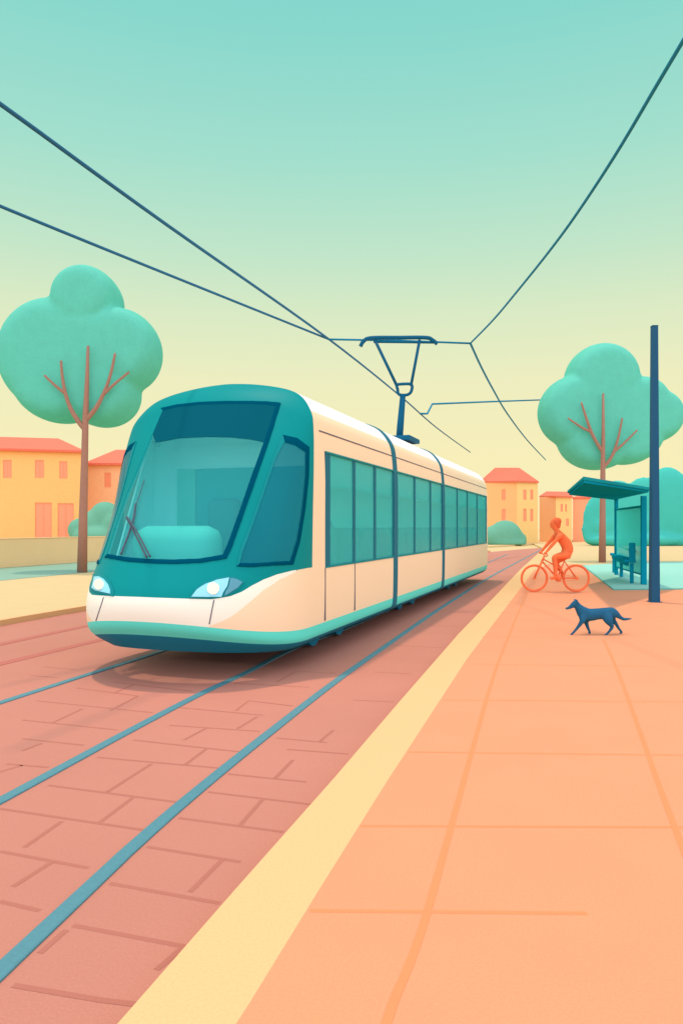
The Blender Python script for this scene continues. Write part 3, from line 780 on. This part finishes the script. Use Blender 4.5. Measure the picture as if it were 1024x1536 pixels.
def hip(corners, ze, rh, over=.25, ridge=.45, fac=None):
    """hip roof over a quad; the ridge runs along the side 0-1 direction"""
    C = [Vector((p[0], p[1], 0)) for p in corners]; c0 = sum(C, Vector()) / 4
    E = [c + (c - c0).normalized() * over * 1.4 + Vector((0, 0, ze)) for c in C]
    m1 = (C[0] + C[3]) / 2; m2 = (C[1] + C[2]) / 2; r1 = m1 + (m2 - m1) * (1 - ridge) / 2; r2 = m2 + (m1 - m2) * (1 - ridge) / 2
    Rr = [r1 + Vector((0, 0, ze + rh)), r2 + Vector((0, 0, ze + rh))]
    lo = [e - Vector((0, 0, .14)) for e in E]
    vs = E + Rr + lo
    fs = [(0, 1, 5, 4), (1, 2, 5), (2, 3, 4, 5), (3, 0, 4), (6, 7, 8, 9), (0, 1, 7, 6), (1, 2, 8, 7), (2, 3, 9, 8), (3, 0, 6, 9)]
    return [vs, fs, fac or [0] * len(fs)]
def plan(pts): return [D(u, HY, zc) for u, zc in pts]
def sz(a, b, u):          # distance along side a-b of the pixel column u
    d = ray(u, HY); A = Vector((a.x, a.y)); B = Vector((b.x, b.y)); dx = B - A; o = Vector((0, 0))
    det = d.x * -dx.y + dx.x * d.y
    s = (d.x * A.y - d.y * A.x) / (dx.x * d.y - dx.y * d.x) * 1.0
    return s * dx.length
def zz(v, zc): return H + (HY - v) * zc / F
# left apricot house
Z1 = 47
c = plan([(-60, 45), (122, 47), (128, 57), (-75, 55)])
def ops_for(a, b, zc_of, L):
    out = []
    for kind, u0, u1, v0, v1, m in L:
        zc = zc_of((u0 + u1) / 2); out.append((kind, sz(a, b, u0), sz(a, b, u1), max(0.02, zz(v1, zc)), zz(v0, zc), m))
    return out
zc1 = lambda u: 45 + (u + 60) / 182 * 2
op = ops_for(c[0], c[1], zc1, [('window', 53, 66.5, 690, 717, 'shutter'), ('window', 89.5, 101.5, 692, 718, 'shutter'), ('door', 53, 78, 754, 830, 'shutter'), ('door', 87, 111, 755, 830, 'shutter'), ('window', 5, 18, 690, 717, 'shutter')])
house('house', 'apricot two storey house with coral doors left of the left tree trunk', c, 0, zz(674, 46.5), [('wyellow', op), ('wshade', []), ('wyellow', []), ('wshade', [])],
      hip(c, zz(675, 46.5), 1.35, ridge=.6), ['rooft'])
c = plan([(131, 50), (262, 50), (262, 60), (131, 60)])
op = ops_for(c[0], c[1], lambda u: 50, [('window', 157, 166.5, 709, 731, 'shutterb'), ('window', 215, 224, 709, 731, 'shutterb')])
house('house', 'peach house with hipped coral roof between the left tree and the tram', c, 0, zz(694, 50), [('wpeach', op), ('wpeach', []), ('wpeach', []), ('wpeach', [])],
      hip(c, zz(695, 50), 1.45, ridge=.35, fac=[0, 1, 0, 0, 0, 0, 0, 0, 0]), ['rooft', 'roof_lit'])
# right houses
c = plan([(722, 74), (775, 70), (806, 72), (755, 78)])
zl = lambda u: 74 + (u - 722) / 53 * -4
zr = lambda u: 70 + (u - 775) / 31 * 2
o1 = ops_for(c[0], c[1], zl, [('window', 752, 758, 734, 750, 'shutter'), ('window', 752, 758, 763.5, 781, 'shutter')])
o2 = ops_for(c[1], c[2], zr, [('window', 784, 789, 734.5, 749.5, 'shutter'), ('window', 794.5, 799, 734.5, 749.5, 'shutter'), ('window', 784, 789, 763, 782, 'shutter'), ('window', 794.5, 799, 763.5, 782, 'shutter')])
C_ = [Vector((p.x, p.y, 0)) for p in c]
E = [D(719, 722, 74.3), D(775, 720.8, 69.6), D(807.5, 722, 71.8), D(755, 724, 78.5), D(742, 701.5, 75), D(778, 701.5, 73.5)]
lo = [e - Vector((0, 0, .16)) for e in E[:4]]
rf = [E + lo, [(0, 1, 5, 4), (1, 2, 5), (2, 3, 4, 5), (3, 0, 4), (6, 7, 8, 9), (0, 1, 7, 6), (1, 2, 8, 7), (2, 3, 9, 8), (3, 0, 6, 9)], [0] * 9]
house('house', 'tall apricot house with hipped coral roof right behind the rear of the tram', c, 0, zz(722, 71), [('wshade', o1), ('wlit', o2), ('wshade', []), ('wshade', [])], rf, ['rooft'])
c = plan([(808.5, 78), (833, 76), (857, 77), (842, 86)])
o1 = []
o2 = ops_for(c[1], c[2], lambda u: 76.5, [('window', 840, 843.5, 756, 767.5, 'shutter'), ('window', 847, 849.5, 756, 767.5, 'shutter'), ('window', 848, 852.5, 778, 789, 'shutter')])
E = [D(808, 744, 78.4), D(833, 743.6, 75.6), D(858.5, 744.5, 76.8), D(842, 746, 86), D(819, 737, 80), D(853, 737.5, 80)]
lo = [e - Vector((0, 0, .14)) for e in E[:4]]
rf = [E + lo, rf[1], [0] * 9]
house('house', 'small pale apricot and peach house behind the cyclist', c, 0, zz(745, 77), [('wpeach', o1), ('wlit', o2), ('wshade', []), ('wshade', [])], rf, ['rooft'])
c = plan([(858.5, 79), (905, 79), (905, 88), (862, 88)])
house('house', 'coral house partly hidden by the hedge behind the shelter', c, 0, zz(745, 79), [('wcoral', []), ('wcoral', []), ('wcoral', []), ('wcoral', [])],
      hip(c, zz(746, 79), .5, over=.1, ridge=.5), ['rooft'])

# ---------------------------------------------------------------- mast at the right
zm = 1760 / 113.0
p = D(980.5, HY, zm); root = empty('mast', (p.x, p.y, 0), TH, 'tall plain slate blue mast standing at the right edge of the platform', 'mast')
mb = MB(); h = H + 300 * zm / F
prof = [(.09, 0), (.085, .3), (.058, h)]
vs = []
for r_, z in prof:
    for sx, sy in ((-1, -1), (1, -1), (1, 1), (-1, 1)): vs.append((sx * r_, sy * r_, z))
fs = [(4 * i + k, 4 * i + (k + 1) % 4, 4 * i + 4 + (k + 1) % 4, 4 * i + 4 + k) for i in range(2) for k in range(4)] + [(8, 9, 10, 11)]
mb.add(vs, fs); mb.build('pole', M['mast'], root)
mb = MB(); mb.box((0, 0, .008), (.235, .235, .016), bev=.004)
mb.build('base_plate', M['mast'], root)
mb = MB(); mb.box((0, 0, h + .01), (.125, .125, .02), bev=.004); mb.build('cap', M['mast'], root)

# ---------------------------------------------------------------- shelter
sl = [G(872, 848.5), G(919.5, 885.5), G(1060, 884), G(1060, 843), G(960, 844)]
mb = MB(); mb.prism(sl, .002, .02, 1); mb.i = [1] * len(mb.i)
c_ = sum(sl, Vector()) / len(sl); inn = [p + (c_ - p).normalized() * .09 for p in sl]
mb.add([(p.x, p.y, .024) for p in inn], [tuple(range(len(inn)))], 0)
tag(mb.build('shelter_pad', [M['slab'], M['slabedge']]), kind='structure')
A, B, C, Dd = D(875, 724, 14.8), D(972, 738.5, 19), D(921, 750, 24.7), D(853, 742.5, 20.6)
pr = D(964.5, HY, 20.0); plf = D(923.5, HY, 24.0)
root = empty('tram_shelter', ((pr.x + plf.x) / 2, (pr.y + plf.y) / 2, .024), 0, 'petrol blue open tram stop shelter with flat canopy and glass back panel', 'shelter')
o0 = Vector(root.location)
def loc(p): return Vector(p) - o0
def quadslab(q, th):
    q = [loc(p) for p in q]; vs = q + [p + Vector((0, 0, th)) for p in q]
    return vs, [(0, 1, 2, 3), (4, 5, 6, 7), (0, 1, 5, 4), (1, 2, 6, 5), (2, 3, 7, 6), (3, 0, 4, 7)]
mb = MB(); v_, f_ = quadslab([A, B, C, Dd], .05); mb.add(v_, f_); cn = mb.build('canopy', M['shelter'], root)
mb = MB(); cc = (A + B + C + Dd) / 4; q2 = [p + (p - cc).normalized() * .06 + Vector((0, 0, .052)) for p in (A, B, C, Dd)]
v_, f_ = quadslab(q2, .07); mb.add(v_, f_); mb.build('canopy_trim', M['sheltop'], cn)
ax = atan((pr.x - plf.x) / (plf.y - pr.y)); ang = math.atan2(plf.y - pr.y, plf.x - pr.x)
def pz(v, zc): return H + (HY - v) * zc / F
for p, top, wd in ((pr, pz(744, 20), .14), (plf, pz(749, 24), .11)):
    q = loc((p.x, p.y, 0)); q.z = 0; mb = MB(); mb.box((q.x, q.y, (top - .024) / 2), (wd, wd, top - .024), rz=ang, bev=.01); mb.build('post', M['shelter'], root)
a_, b_ = loc((pr.x, pr.y, 0)), loc((plf.x, plf.y, 0)); mid = (a_ + b_) / 2; ln = (a_ - b_).length
mb = MB(); mb.box((mid.x, mid.y, 1.22), (ln - .14, .012, 1.9), rz=ang); mb.build('glass_panel', M['shglass'], root)
mb = MB(); mb.box((mid.x, mid.y, 2.13), (ln - .14, .05, .05), rz=ang); mb.build('rail', M['shelter'], root)
mb = MB(); mb.box((mid.x, mid.y, .255), (ln - .14, .04, .04), rz=ang); mb.build('rail', M['shelter'], root)
# bench
bA = G(944, 875, .024); bB = G(921, 858, .024)
dirb = (bB - bA); dirb.z = 0; ln = dirb.length; dirb.normalize(); ab = math.atan2(dirb.y, dirb.x)
root = empty('bench', bA, ab, 'small petrol blue bench with a side backrest under the shelter canopy', 'bench')
zs = .62
mb = MB(); mb.box((ln / 2, 0, zs), (ln + .06, .3, .09), bev=.02); mb.box((ln / 2, .06, zs - .09), (ln - .2, .08, .1)); mb.build('seat', M['shelter'], root)
for x, dy in ((.04, -.05), (ln * .5, .0), (ln * .93, .05)):
    mb = MB(); mb.box((x, dy, zs / 2 - .03), (.08, .1, zs - .06), bev=.012); mb.build('leg', M['shelter'], root)
mb = MB(); mb.box((.02, -.06, zs + .25), (.08, .17, .52), bev=.025); mb.build('backrest', M['shelter'], root)
mb = MB(); mb.box((ln * .5, -.14, zs + .27), (ln, .04, .05)); mb.build('back_rail', M['shelter'], root)

# ---------------------------------------------------------------- skinned figures
def ell(mb, c, r, n=2):
    bm = bmesh.new(); bmesh.ops.create_icosphere(bm, subdivisions=n, radius=1); mb.add([Vector((v.co.x * r[0], v.co.y * r[1], v.co.z * r[2])) + Vector(c) for v in bm.verts], [[v.index for v in f.verts] for f in bm.faces]); bm.free()
def figure(name, chains, extra, m, parent, voxel=.01, smooth=4, bulk=1.0):
    """one continuous skin: limbs swept as tapering rounds (x, y, z, r in profile, r across), fused with the extra swells"""
    mb = MB()
    for ch in chains:
        P = [(Vector(p[:3]), p[3] * bulk, (p[4] if len(p) > 4 else p[3]) * bulk) for p in ch]
        C3 = catmull([p[0] for p in P], 6)
        k = 0
        for i in range(len(P) - 1):
            for q_ in range(6):
                t = q_ / 6; r_ = P[i][1] + (P[i + 1][1] - P[i][1]) * t; r2 = P[i][2] + (P[i + 1][2] - P[i][2]) * t
                ell(mb, C3[k], (r_, r2, r_)); k += 1
        ell(mb, C3[-1], (P[-1][1], P[-1][2], P[-1][1]))
    mb.v += []
    mb.add(extra.v, extra.f)
    o = mesh(name, mb.v, mb.f, m)
    md = o.modifiers.new('r', 'REMESH'); md.mode = 'VOXEL'; md.voxel_size = voxel; md.use_smooth_shade = True
    sm = o.modifiers.new('s', 'SMOOTH'); sm.factor = .5; sm.iterations = smooth
    dg = bpy.context.evaluated_depsgraph_get(); me2 = bpy.data.meshes.new_from_object(o.evaluated_get(dg)); o.modifiers.clear(); o.data = me2; me2.name = name
    me2.materials.clear(); me2.materials.append(m)
    for p in me2.polygons: p.use_smooth = True
    o.parent = parent
    return o

# bicycle -- local x to the right of the picture, y away, z up
zb = 1760 / 98.0; pxb = F / zb
og = G(838, 888); og = Vector((og.x, og.y, 0))
def c2(u, v, lat=0.0): return Vector(((u - 838) / pxb, lat, (888 - v) / pxb))
bike = empty('bicycle', og, TH, 'slim orange bicycle ridden to the left along the platform', 'bicycle')
for nm, cu_ in (('front', 800.8), ('rear', 863.5)):
    c0 = c2(cu_, 867.2); R_ = c0.z - .0
    mb = MB(); rr = R_ - .022
    mb.tube([c0 + Vector((cos(a * pi / 24) * rr, 0, sin(a * pi / 24) * rr)) for a in range(48)], .022, 8, closed=True)
    wh = mb.build('wheel', M['orangebike'], bike, True)
    mb = MB(); rr2 = rr - .028
    mb.tube([c0 + Vector((cos(a * pi / 24) * rr2, 0, sin(a * pi / 24) * rr2)) for a in range(48)], .009, 6, closed=True); mb.build('rim', M['orangebike'], wh, True)
    mb = MB()
    for a in range(18):
        an = a * pi / 9; mb.tube([c0 + Vector((0, .02 * (-1) ** a, 0)), c0 + Vector((cos(an) * rr2, 0, sin(an) * rr2))], .0012, 4)
    mb.build('spokes', M['orangebike'], wh)
    mb = MB(); mb.tube([c0 + Vector((0, -.05, 0)), c0 + Vector((0, .05, 0))], .024, 10); mb.build('hub', M['orangebike'], wh, True)
BBk = c2(835.5, 867); hd0, hd1 = c2(815, 836), c2(812.5, 842); st = c2(847, 838); rh = c2(863.5, 867.2); fh = c2(800.8, 867.2)
mb = MB(); mb.tube([hd0, hd1], .026, 10); mb.tube([hd1, BBk], .021, 10); mb.tube([c2(814, 838.5), c2(826, 845), c2(842.5, 855)], .017, 10); mb.tube([BBk, st], .018, 10)
for l in (-.055, .055):
    mb.tube([BBk + Vector((0, l * .5, 0)), rh + Vector((0, l, 0))], .017, 8); mb.tube([c2(846, 842), rh + Vector((0, l, 0))], .012, 8)
fr = mb.build('frame', M['orangebike'], bike, True)
mb = MB()
for l in (-.045, .045): mb.tube([hd1 + Vector((0, l, 0)), c2(806, 856, l), fh + Vector((0, l, 0))], [.017, .016, .012], 8)
mb.tube([hd1 + Vector((0, -.05, 0)), hd1 + Vector((0, .05, 0))], .018, 8); mb.tube([hd0, c2(815.5, 833.5)], .016, 8)
mb.build('fork', M['orangebike'], bike, True)
mb = MB(); mb.tube(catmull([c2(813.5, 829.5, -.27), c2(815, 829.5, -.24), c2(818, 833.5, -.12), c2(816, 834, 0), c2(818, 833.5, .12), c2(815, 829.5, .24), c2(813.5, 829.5, .27)], 5), .014, 8); mb.build('handlebar', M['orangebike'], bike, True)
mb = MB(); mb.tube(catmull([c2(841, 836.5), c2(846, 836), c2(852, 836.2), c2(854, 836)], 4), [.022, .024, .028, .032, .038, .045, .05, .055, .058, .06, .06, .055, .045][:13], 10); 
for v in mb.v: v.z = c2(0, 836.5).z + (v.z - c2(0, 836.5).z) * .5
mb.build('saddle', M['orangebike'], bike, True)
mb = MB(); mb.tube([BBk + Vector((0, -.075, 0)), BBk + Vector((0, -.062, 0))], .085, 20); mb.tube([BBk + Vector((0, -.08, 0)), BBk + Vector((0, .08, 0))], .022, 10)
mb.tube([BBk + Vector((0, -.085, 0)), BBk + Vector((-.15, -.1, -.02))], .014, 8); mb.tube([BBk + Vector((0, .085, 0)), BBk + Vector((.15, .1, .02))], .014, 8)
cr = mb.build('crankset', M['orangebike'], bike, True)
for s_, lt_ in ((-1, -.15), (1, .15)):
    mb = MB(); mb.box(BBk + Vector((s_ * .15, lt_, -s_ * -.02)), (.09, .09, .018), bev=.004); mb.build('pedal', M['orangebike'], cr)
mb = MB()
mb.tube([BBk + Vector((0, -.068, .085)), rh + Vector((0, -.068, .035))], .006, 6); mb.tube([BBk + Vector((0, -.068, -.085)), rh + Vector((0, -.068, -.035))], .006, 6)
mb.tube([rh + Vector((0, -.074, 0)), rh + Vector((0, -.06, 0))], .04, 14)
mb.build('chain', M['orangebike'], bike)

person = empty('person', og + Vector((0, 0, 0)), TH, 'cyclist in plain orange clothing leaning forward with both hands on the handlebar', 'person')
def q(u, v, lat, r, r2=None):
    p = c2(u, v, lat); return (p.x, p.y, p.z, r, r2 or r)
pel = q(848.5, 831, 0, .135, .115)
ch = [[pel, q(850.5, 823, 0, .14, .12), q(847.5, 814.5, 0, .14, .125), q(841, 806.5, 0, .125, .13), q(836.8, 800.5, 0, .09, .09), q(834.4, 795.5, 0, .062), q(832.4, 791.5, 0, .078, .07), q(831.4, 787.5, 0, .1, .082), q(831.4, 783.5, 0, .105, .085), q(832, 780.5, 0, .075, .07)]]
for s_ in (-1, 1):
    sh = q(835.6, 803.8, s_ * .175, .066)
    ch.append([q(841, 806.5, 0, .125, .13), sh, q(829, 811, s_ * .205, .047), q(823, 818, s_ * .215, .043), q(818, 824, s_ * .215, .035), q(815, 827.8, s_ * .215, .027), q(813.6, 829.3, s_ * .215, .034)])
# legs: near one (s=-1) forward on its pedal, far one back on its pedal
ch.append([pel, q(843, 832.5, -.10, .098), q(835, 834, -.12, .082), q(828.5, 836.5, -.13, .062), q(829.5, 846, -.14, .06), q(830, 857, -.145, .048), q(829.5, 863.5, -.15, .036), q(827, 866, -.15, .036, .03), q(822.5, 866.3, -.15, .026, .02)])
ch.append([pel, q(845, 836, .10, .095), q(840, 840.5, .12, .075), q(836, 845, .13, .06), q(840, 852, .14, .058), q(844, 859, .145, .046), q(846, 862.5, .15, .034), q(844, 865, .15, .036, .03), q(839.5, 865.3, .15, .026, .02)])
hc = c2(831.2, 785.5)
mb = MB(); ell(mb, hc + Vector((-.1, 0, -.018)), (.024, .018, .028)); ell(mb, hc + Vector((-.085, 0, -.058)), (.022, .032, .011))
ell(mb, hc + Vector((-.085, 0, .02)), (.022, .06, .014)); ell(mb, hc + Vector((-.068, 0, -.085)), (.034, .036, .026))
# collar, jacket hem and cuffs, trouser cuffs and shoe soles stand a little proud of the body
ell(mb, c2(837.5, 799), (.085, .085, .03)); ell(mb, c2(850.2, 826.5), (.152, .138, .032))
ell(mb, c2(829.8, 861, -.145), (.052, .05, .02)); ell(mb, c2(844.6, 859.8, .145), (.052, .05, .02))
for s_ in (-1, 1):
    ell(mb, c2(816.3, 826, s_ * .215), (.034, .036, .022))
    ell(mb, hc + Vector((.01, s_ * .084, -.01)), (.022, .014, .032))
    gp = c2(814, 829.5, s_ * .215)
    for k in range(4):          # four fingers curled round the grip, thumb under it
        y = gp.y - .036 + k * .024; L_ = (.9, 1, .95, .8)[k]
        mb.tube([(gp.x + .01, y, gp.z + .02), (gp.x - .024, y, gp.z + .018), (gp.x - .034 * L_, y, gp.z - .006), (gp.x - .018, y, gp.z - .028 * L_), (gp.x + .006, y, gp.z - .026)], [.012, .0115, .011, .01, .008], 8)
    mb.tube([(gp.x + .022, gp.y - s_ * .03, gp.z + .01), (gp.x + .014, gp.y - s_ * .054, gp.z - .008), (gp.x - .006, gp.y - s_ * .057, gp.z - .02)], [.014, .012, .009], 8)
figure('body', ch, mb, M['orange'], person, voxel=.009, smooth=3)
hr = MB(); ell(hr, c2(833.6, 783.6), (.122, .112, .125)); ell(hr, c2(836, 781.5), (.09, .08, .08)); ell(hr, c2(836, 788.5), (.07, .085, .08))
hr.build('hair', M['orangehair'], person, True)

# dog
zd = 1760 / 161.5; pxd = F / zd
og2 = G(896, 951.5); og2 = Vector((og2.x, og2.y, 0))
dog = empty('dog', og2, TH, 'slate blue dog walking left with its tail held out behind', 'dog')
def dq(x, y, lat, r, r2=None):         # zoomed-picture coordinates
    u = 700 + x / 3.16; v = 680 + y / 3.16
    return ((u - 896) / pxd, lat, (951.3 - v) / pxd, r / 3.16 / pxd, (r2 or r) / 3.16 / pxd)
spine = [dq(622, 760, 0, 27, 25), dq(578, 765, 0, 31, 28), dq(553, 757, 0, 31, 26), dq(537, 741, 0, 23, 20), dq(524, 725, 0, 17, 15), dq(513, 713, 0, 16.5, 17), dq(499, 721, 0, 12, 13), dq(484, 730.5, 0, 7.5, 8), dq(472, 735, 0, 5.5, 6)]
rear = [spine[0], dq(655, 758, 0, 28, 24), dq(684, 757, 0, 28, 25), dq(706, 762, 0, 16, 14), dq(724, 776, 0, 9.5), dq(742, 785, 0, 7.5), dq(760, 784.5, 0, 6), dq(777, 783, 0, 3.5)]
w1 = .07
legs = [[spine[2], dq(541, 784, -w1 * .9, 15, 12), dq(534, 797, -w1, 11), dq(520, 817, -w1, 8), dq(503, 838, -w1, 6), dq(492, 850, -w1, 5.5), dq(485, 854.5, -w1, 4.5, 5)],
        [spine[1], dq(569, 790, w1 * .9, 15, 12), dq(571, 803, w1, 11), dq(577, 822, w1, 8), dq(584, 840, w1, 6.2), dq(589, 852, w1, 5.5), dq(584, 855.5, w1, 4.5, 5)],
        [rear[1], dq(660, 783, -w1, 23, 15), dq(668, 800, -w1, 15), dq(678, 818, -w1, 8.5), dq(668, 836, -w1, 6.5), dq(654, 852, -w1, 5.5), dq(646, 856, -w1, 4.5, 5)],
        [rear[2], dq(692, 780, w1, 19, 14), dq(702, 796, w1, 12), dq(715, 813, w1, 8.5), dq(726, 832, w1, 6.5), dq(740, 850, w1, 5.5), dq(733, 855.5, w1, 4.5, 5)]]
mb = MB()
for s_ in (-1, 1):
    a = dq(516, 702, s_ * .035, 8); b = dq(514, 691, s_ * .045, 3)
    mb.tube([(a[0] + .006, a[1], a[2] - .02), (a[0], a[1], a[2]), (b[0], b[1], b[2] + .004)], [.03, .024, .009], 8)
figure('body', [spine, rear] + legs, mb, M['fur'], dog, voxel=.008, smooth=4, bulk=1.0)
mb = MB(); a = dq(469.5, 735, 0, 5); ell(mb, (a[0], 0, a[2] + .004), (.015, .016, .012)); mb.build('nose', M['fur'], dog, True)
for s_ in (-1, 1):
    mb = MB(); a = dq(497, 716, s_ * .034, 5); ell(mb, (a[0], a[1], a[2]), (.008, .006, .008)); mb.build('eye', M['pant'], dog, True)

# ---------------------------------------------------------------- light
SUN_EL, SHD = radians(77), None
# horizontal direction the shadows fall: a little towards the viewer and to the right
sh = (RT * .75 - FW * .85).normalized()
sd = Vector((sh.x * cos(SUN_EL), sh.y * cos(SUN_EL), -sin(SUN_EL)))
sl_ = bpy.data.lights.new('sun', 'SUN'); sun = bpy.data.objects.new('sun', sl_); COL.objects.link(sun)
sl_.energy = 2.0; sl_.angle = radians(2.2); sl_.color = (1.0, .70, .52)
sun.rotation_euler = sd.to_track_quat('-Z', 'Y').to_euler(); sun.location = (0, 0, 30)
w = bpy.data.worlds.new('World'); SC.world = w; w.use_nodes = True
nt = w.node_tree; N = nt.nodes; L = nt.links; bg = N['Background']
sky = N.new('ShaderNodeTexSky'); sky.sky_type = 'NISHITA'; sky.sun_disc = False; sky.sun_elevation = SUN_EL; sky.sun_rotation = math.atan2(-sh.x, -sh.y)
tcw = N.new('ShaderNodeTexCoord'); sep = N.new('ShaderNodeSeparateXYZ'); L.new(tcw.outputs['Generated'], sep.inputs[0])
rp = N.new('ShaderNodeValToRGB'); L.new(sep.outputs['Z'], rp.inputs[0]); rp.color_ramp.interpolation = 'B_SPLINE' if False else 'LINEAR'
stops = [(0.0, (252, 240, 185)), (.10, (250, 240, 186)), (.19, (241, 240, 192)), (.27, (222, 237, 197)), (.345, (196, 232, 202)), (.44, (166, 226, 206)), (.56, (138, 218, 206)), (.66, (125, 212, 208)), (1.0, (110, 195, 215))]
EXPO = 0.0
el = rp.color_ramp.elements
while len(el) > 1: el.remove(el[-1])
el[0].position = stops[0][0]; el[0].color = (*[lin(c) for c in stops[0][1]], 1)
for p_, c_ in stops[1:]:
    e = el.new(p_); e.color = (*[lin(c) for c in c_], 1)
mx = N.new('ShaderNodeMix'); mx.data_type = 'RGBA'; mx.blend_type = 'MIX'; mx.inputs['Factor'].default_value = .04
sc_ = N.new('ShaderNodeVectorMath'); sc_.operation = 'SCALE'; sc_.inputs['Scale'].default_value = .1
dt = N.new('ShaderNodeVectorMath'); dt.operation = 'DOT_PRODUCT'; dt.inputs[1].default_value = tuple(-FW); L.new(tcw.outputs['Generated'], dt.inputs[0])
mr = N.new('ShaderNodeMapRange'); mr.interpolation_type = 'SMOOTHSTEP'; mr.inputs['From Min'].default_value = -.45; mr.inputs['From Max'].default_value = .35; L.new(dt.outputs['Value'], mr.inputs['Value'])
mb2 = N.new('ShaderNodeMix'); mb2.data_type = 'RGBA'; mb2.inputs[7].default_value = (1.6, 1.52, 1.75, 1)
L.new(mr.outputs[0], mb2.inputs['Factor']); L.new(rp.outputs[0], mb2.inputs[6])
L.new(sky.outputs[0], sc_.inputs[0]); L.new(mb2.outputs[2], mx.inputs[6]); L.new(sc_.outputs[0], mx.inputs[7]); L.new(mx.outputs[2], bg.inputs[0])
bg.inputs[1].default_value = 1.0
SC.view_settings.view_transform = 'Standard'; SC.view_settings.look = 'None'; SC.view_settings.exposure = EXPO; SC.view_settings.gamma = 1
SC.render.engine = 'CYCLES'
SC.cycles.max_bounces = 8; SC.cycles.transparent_max_bounces = 12
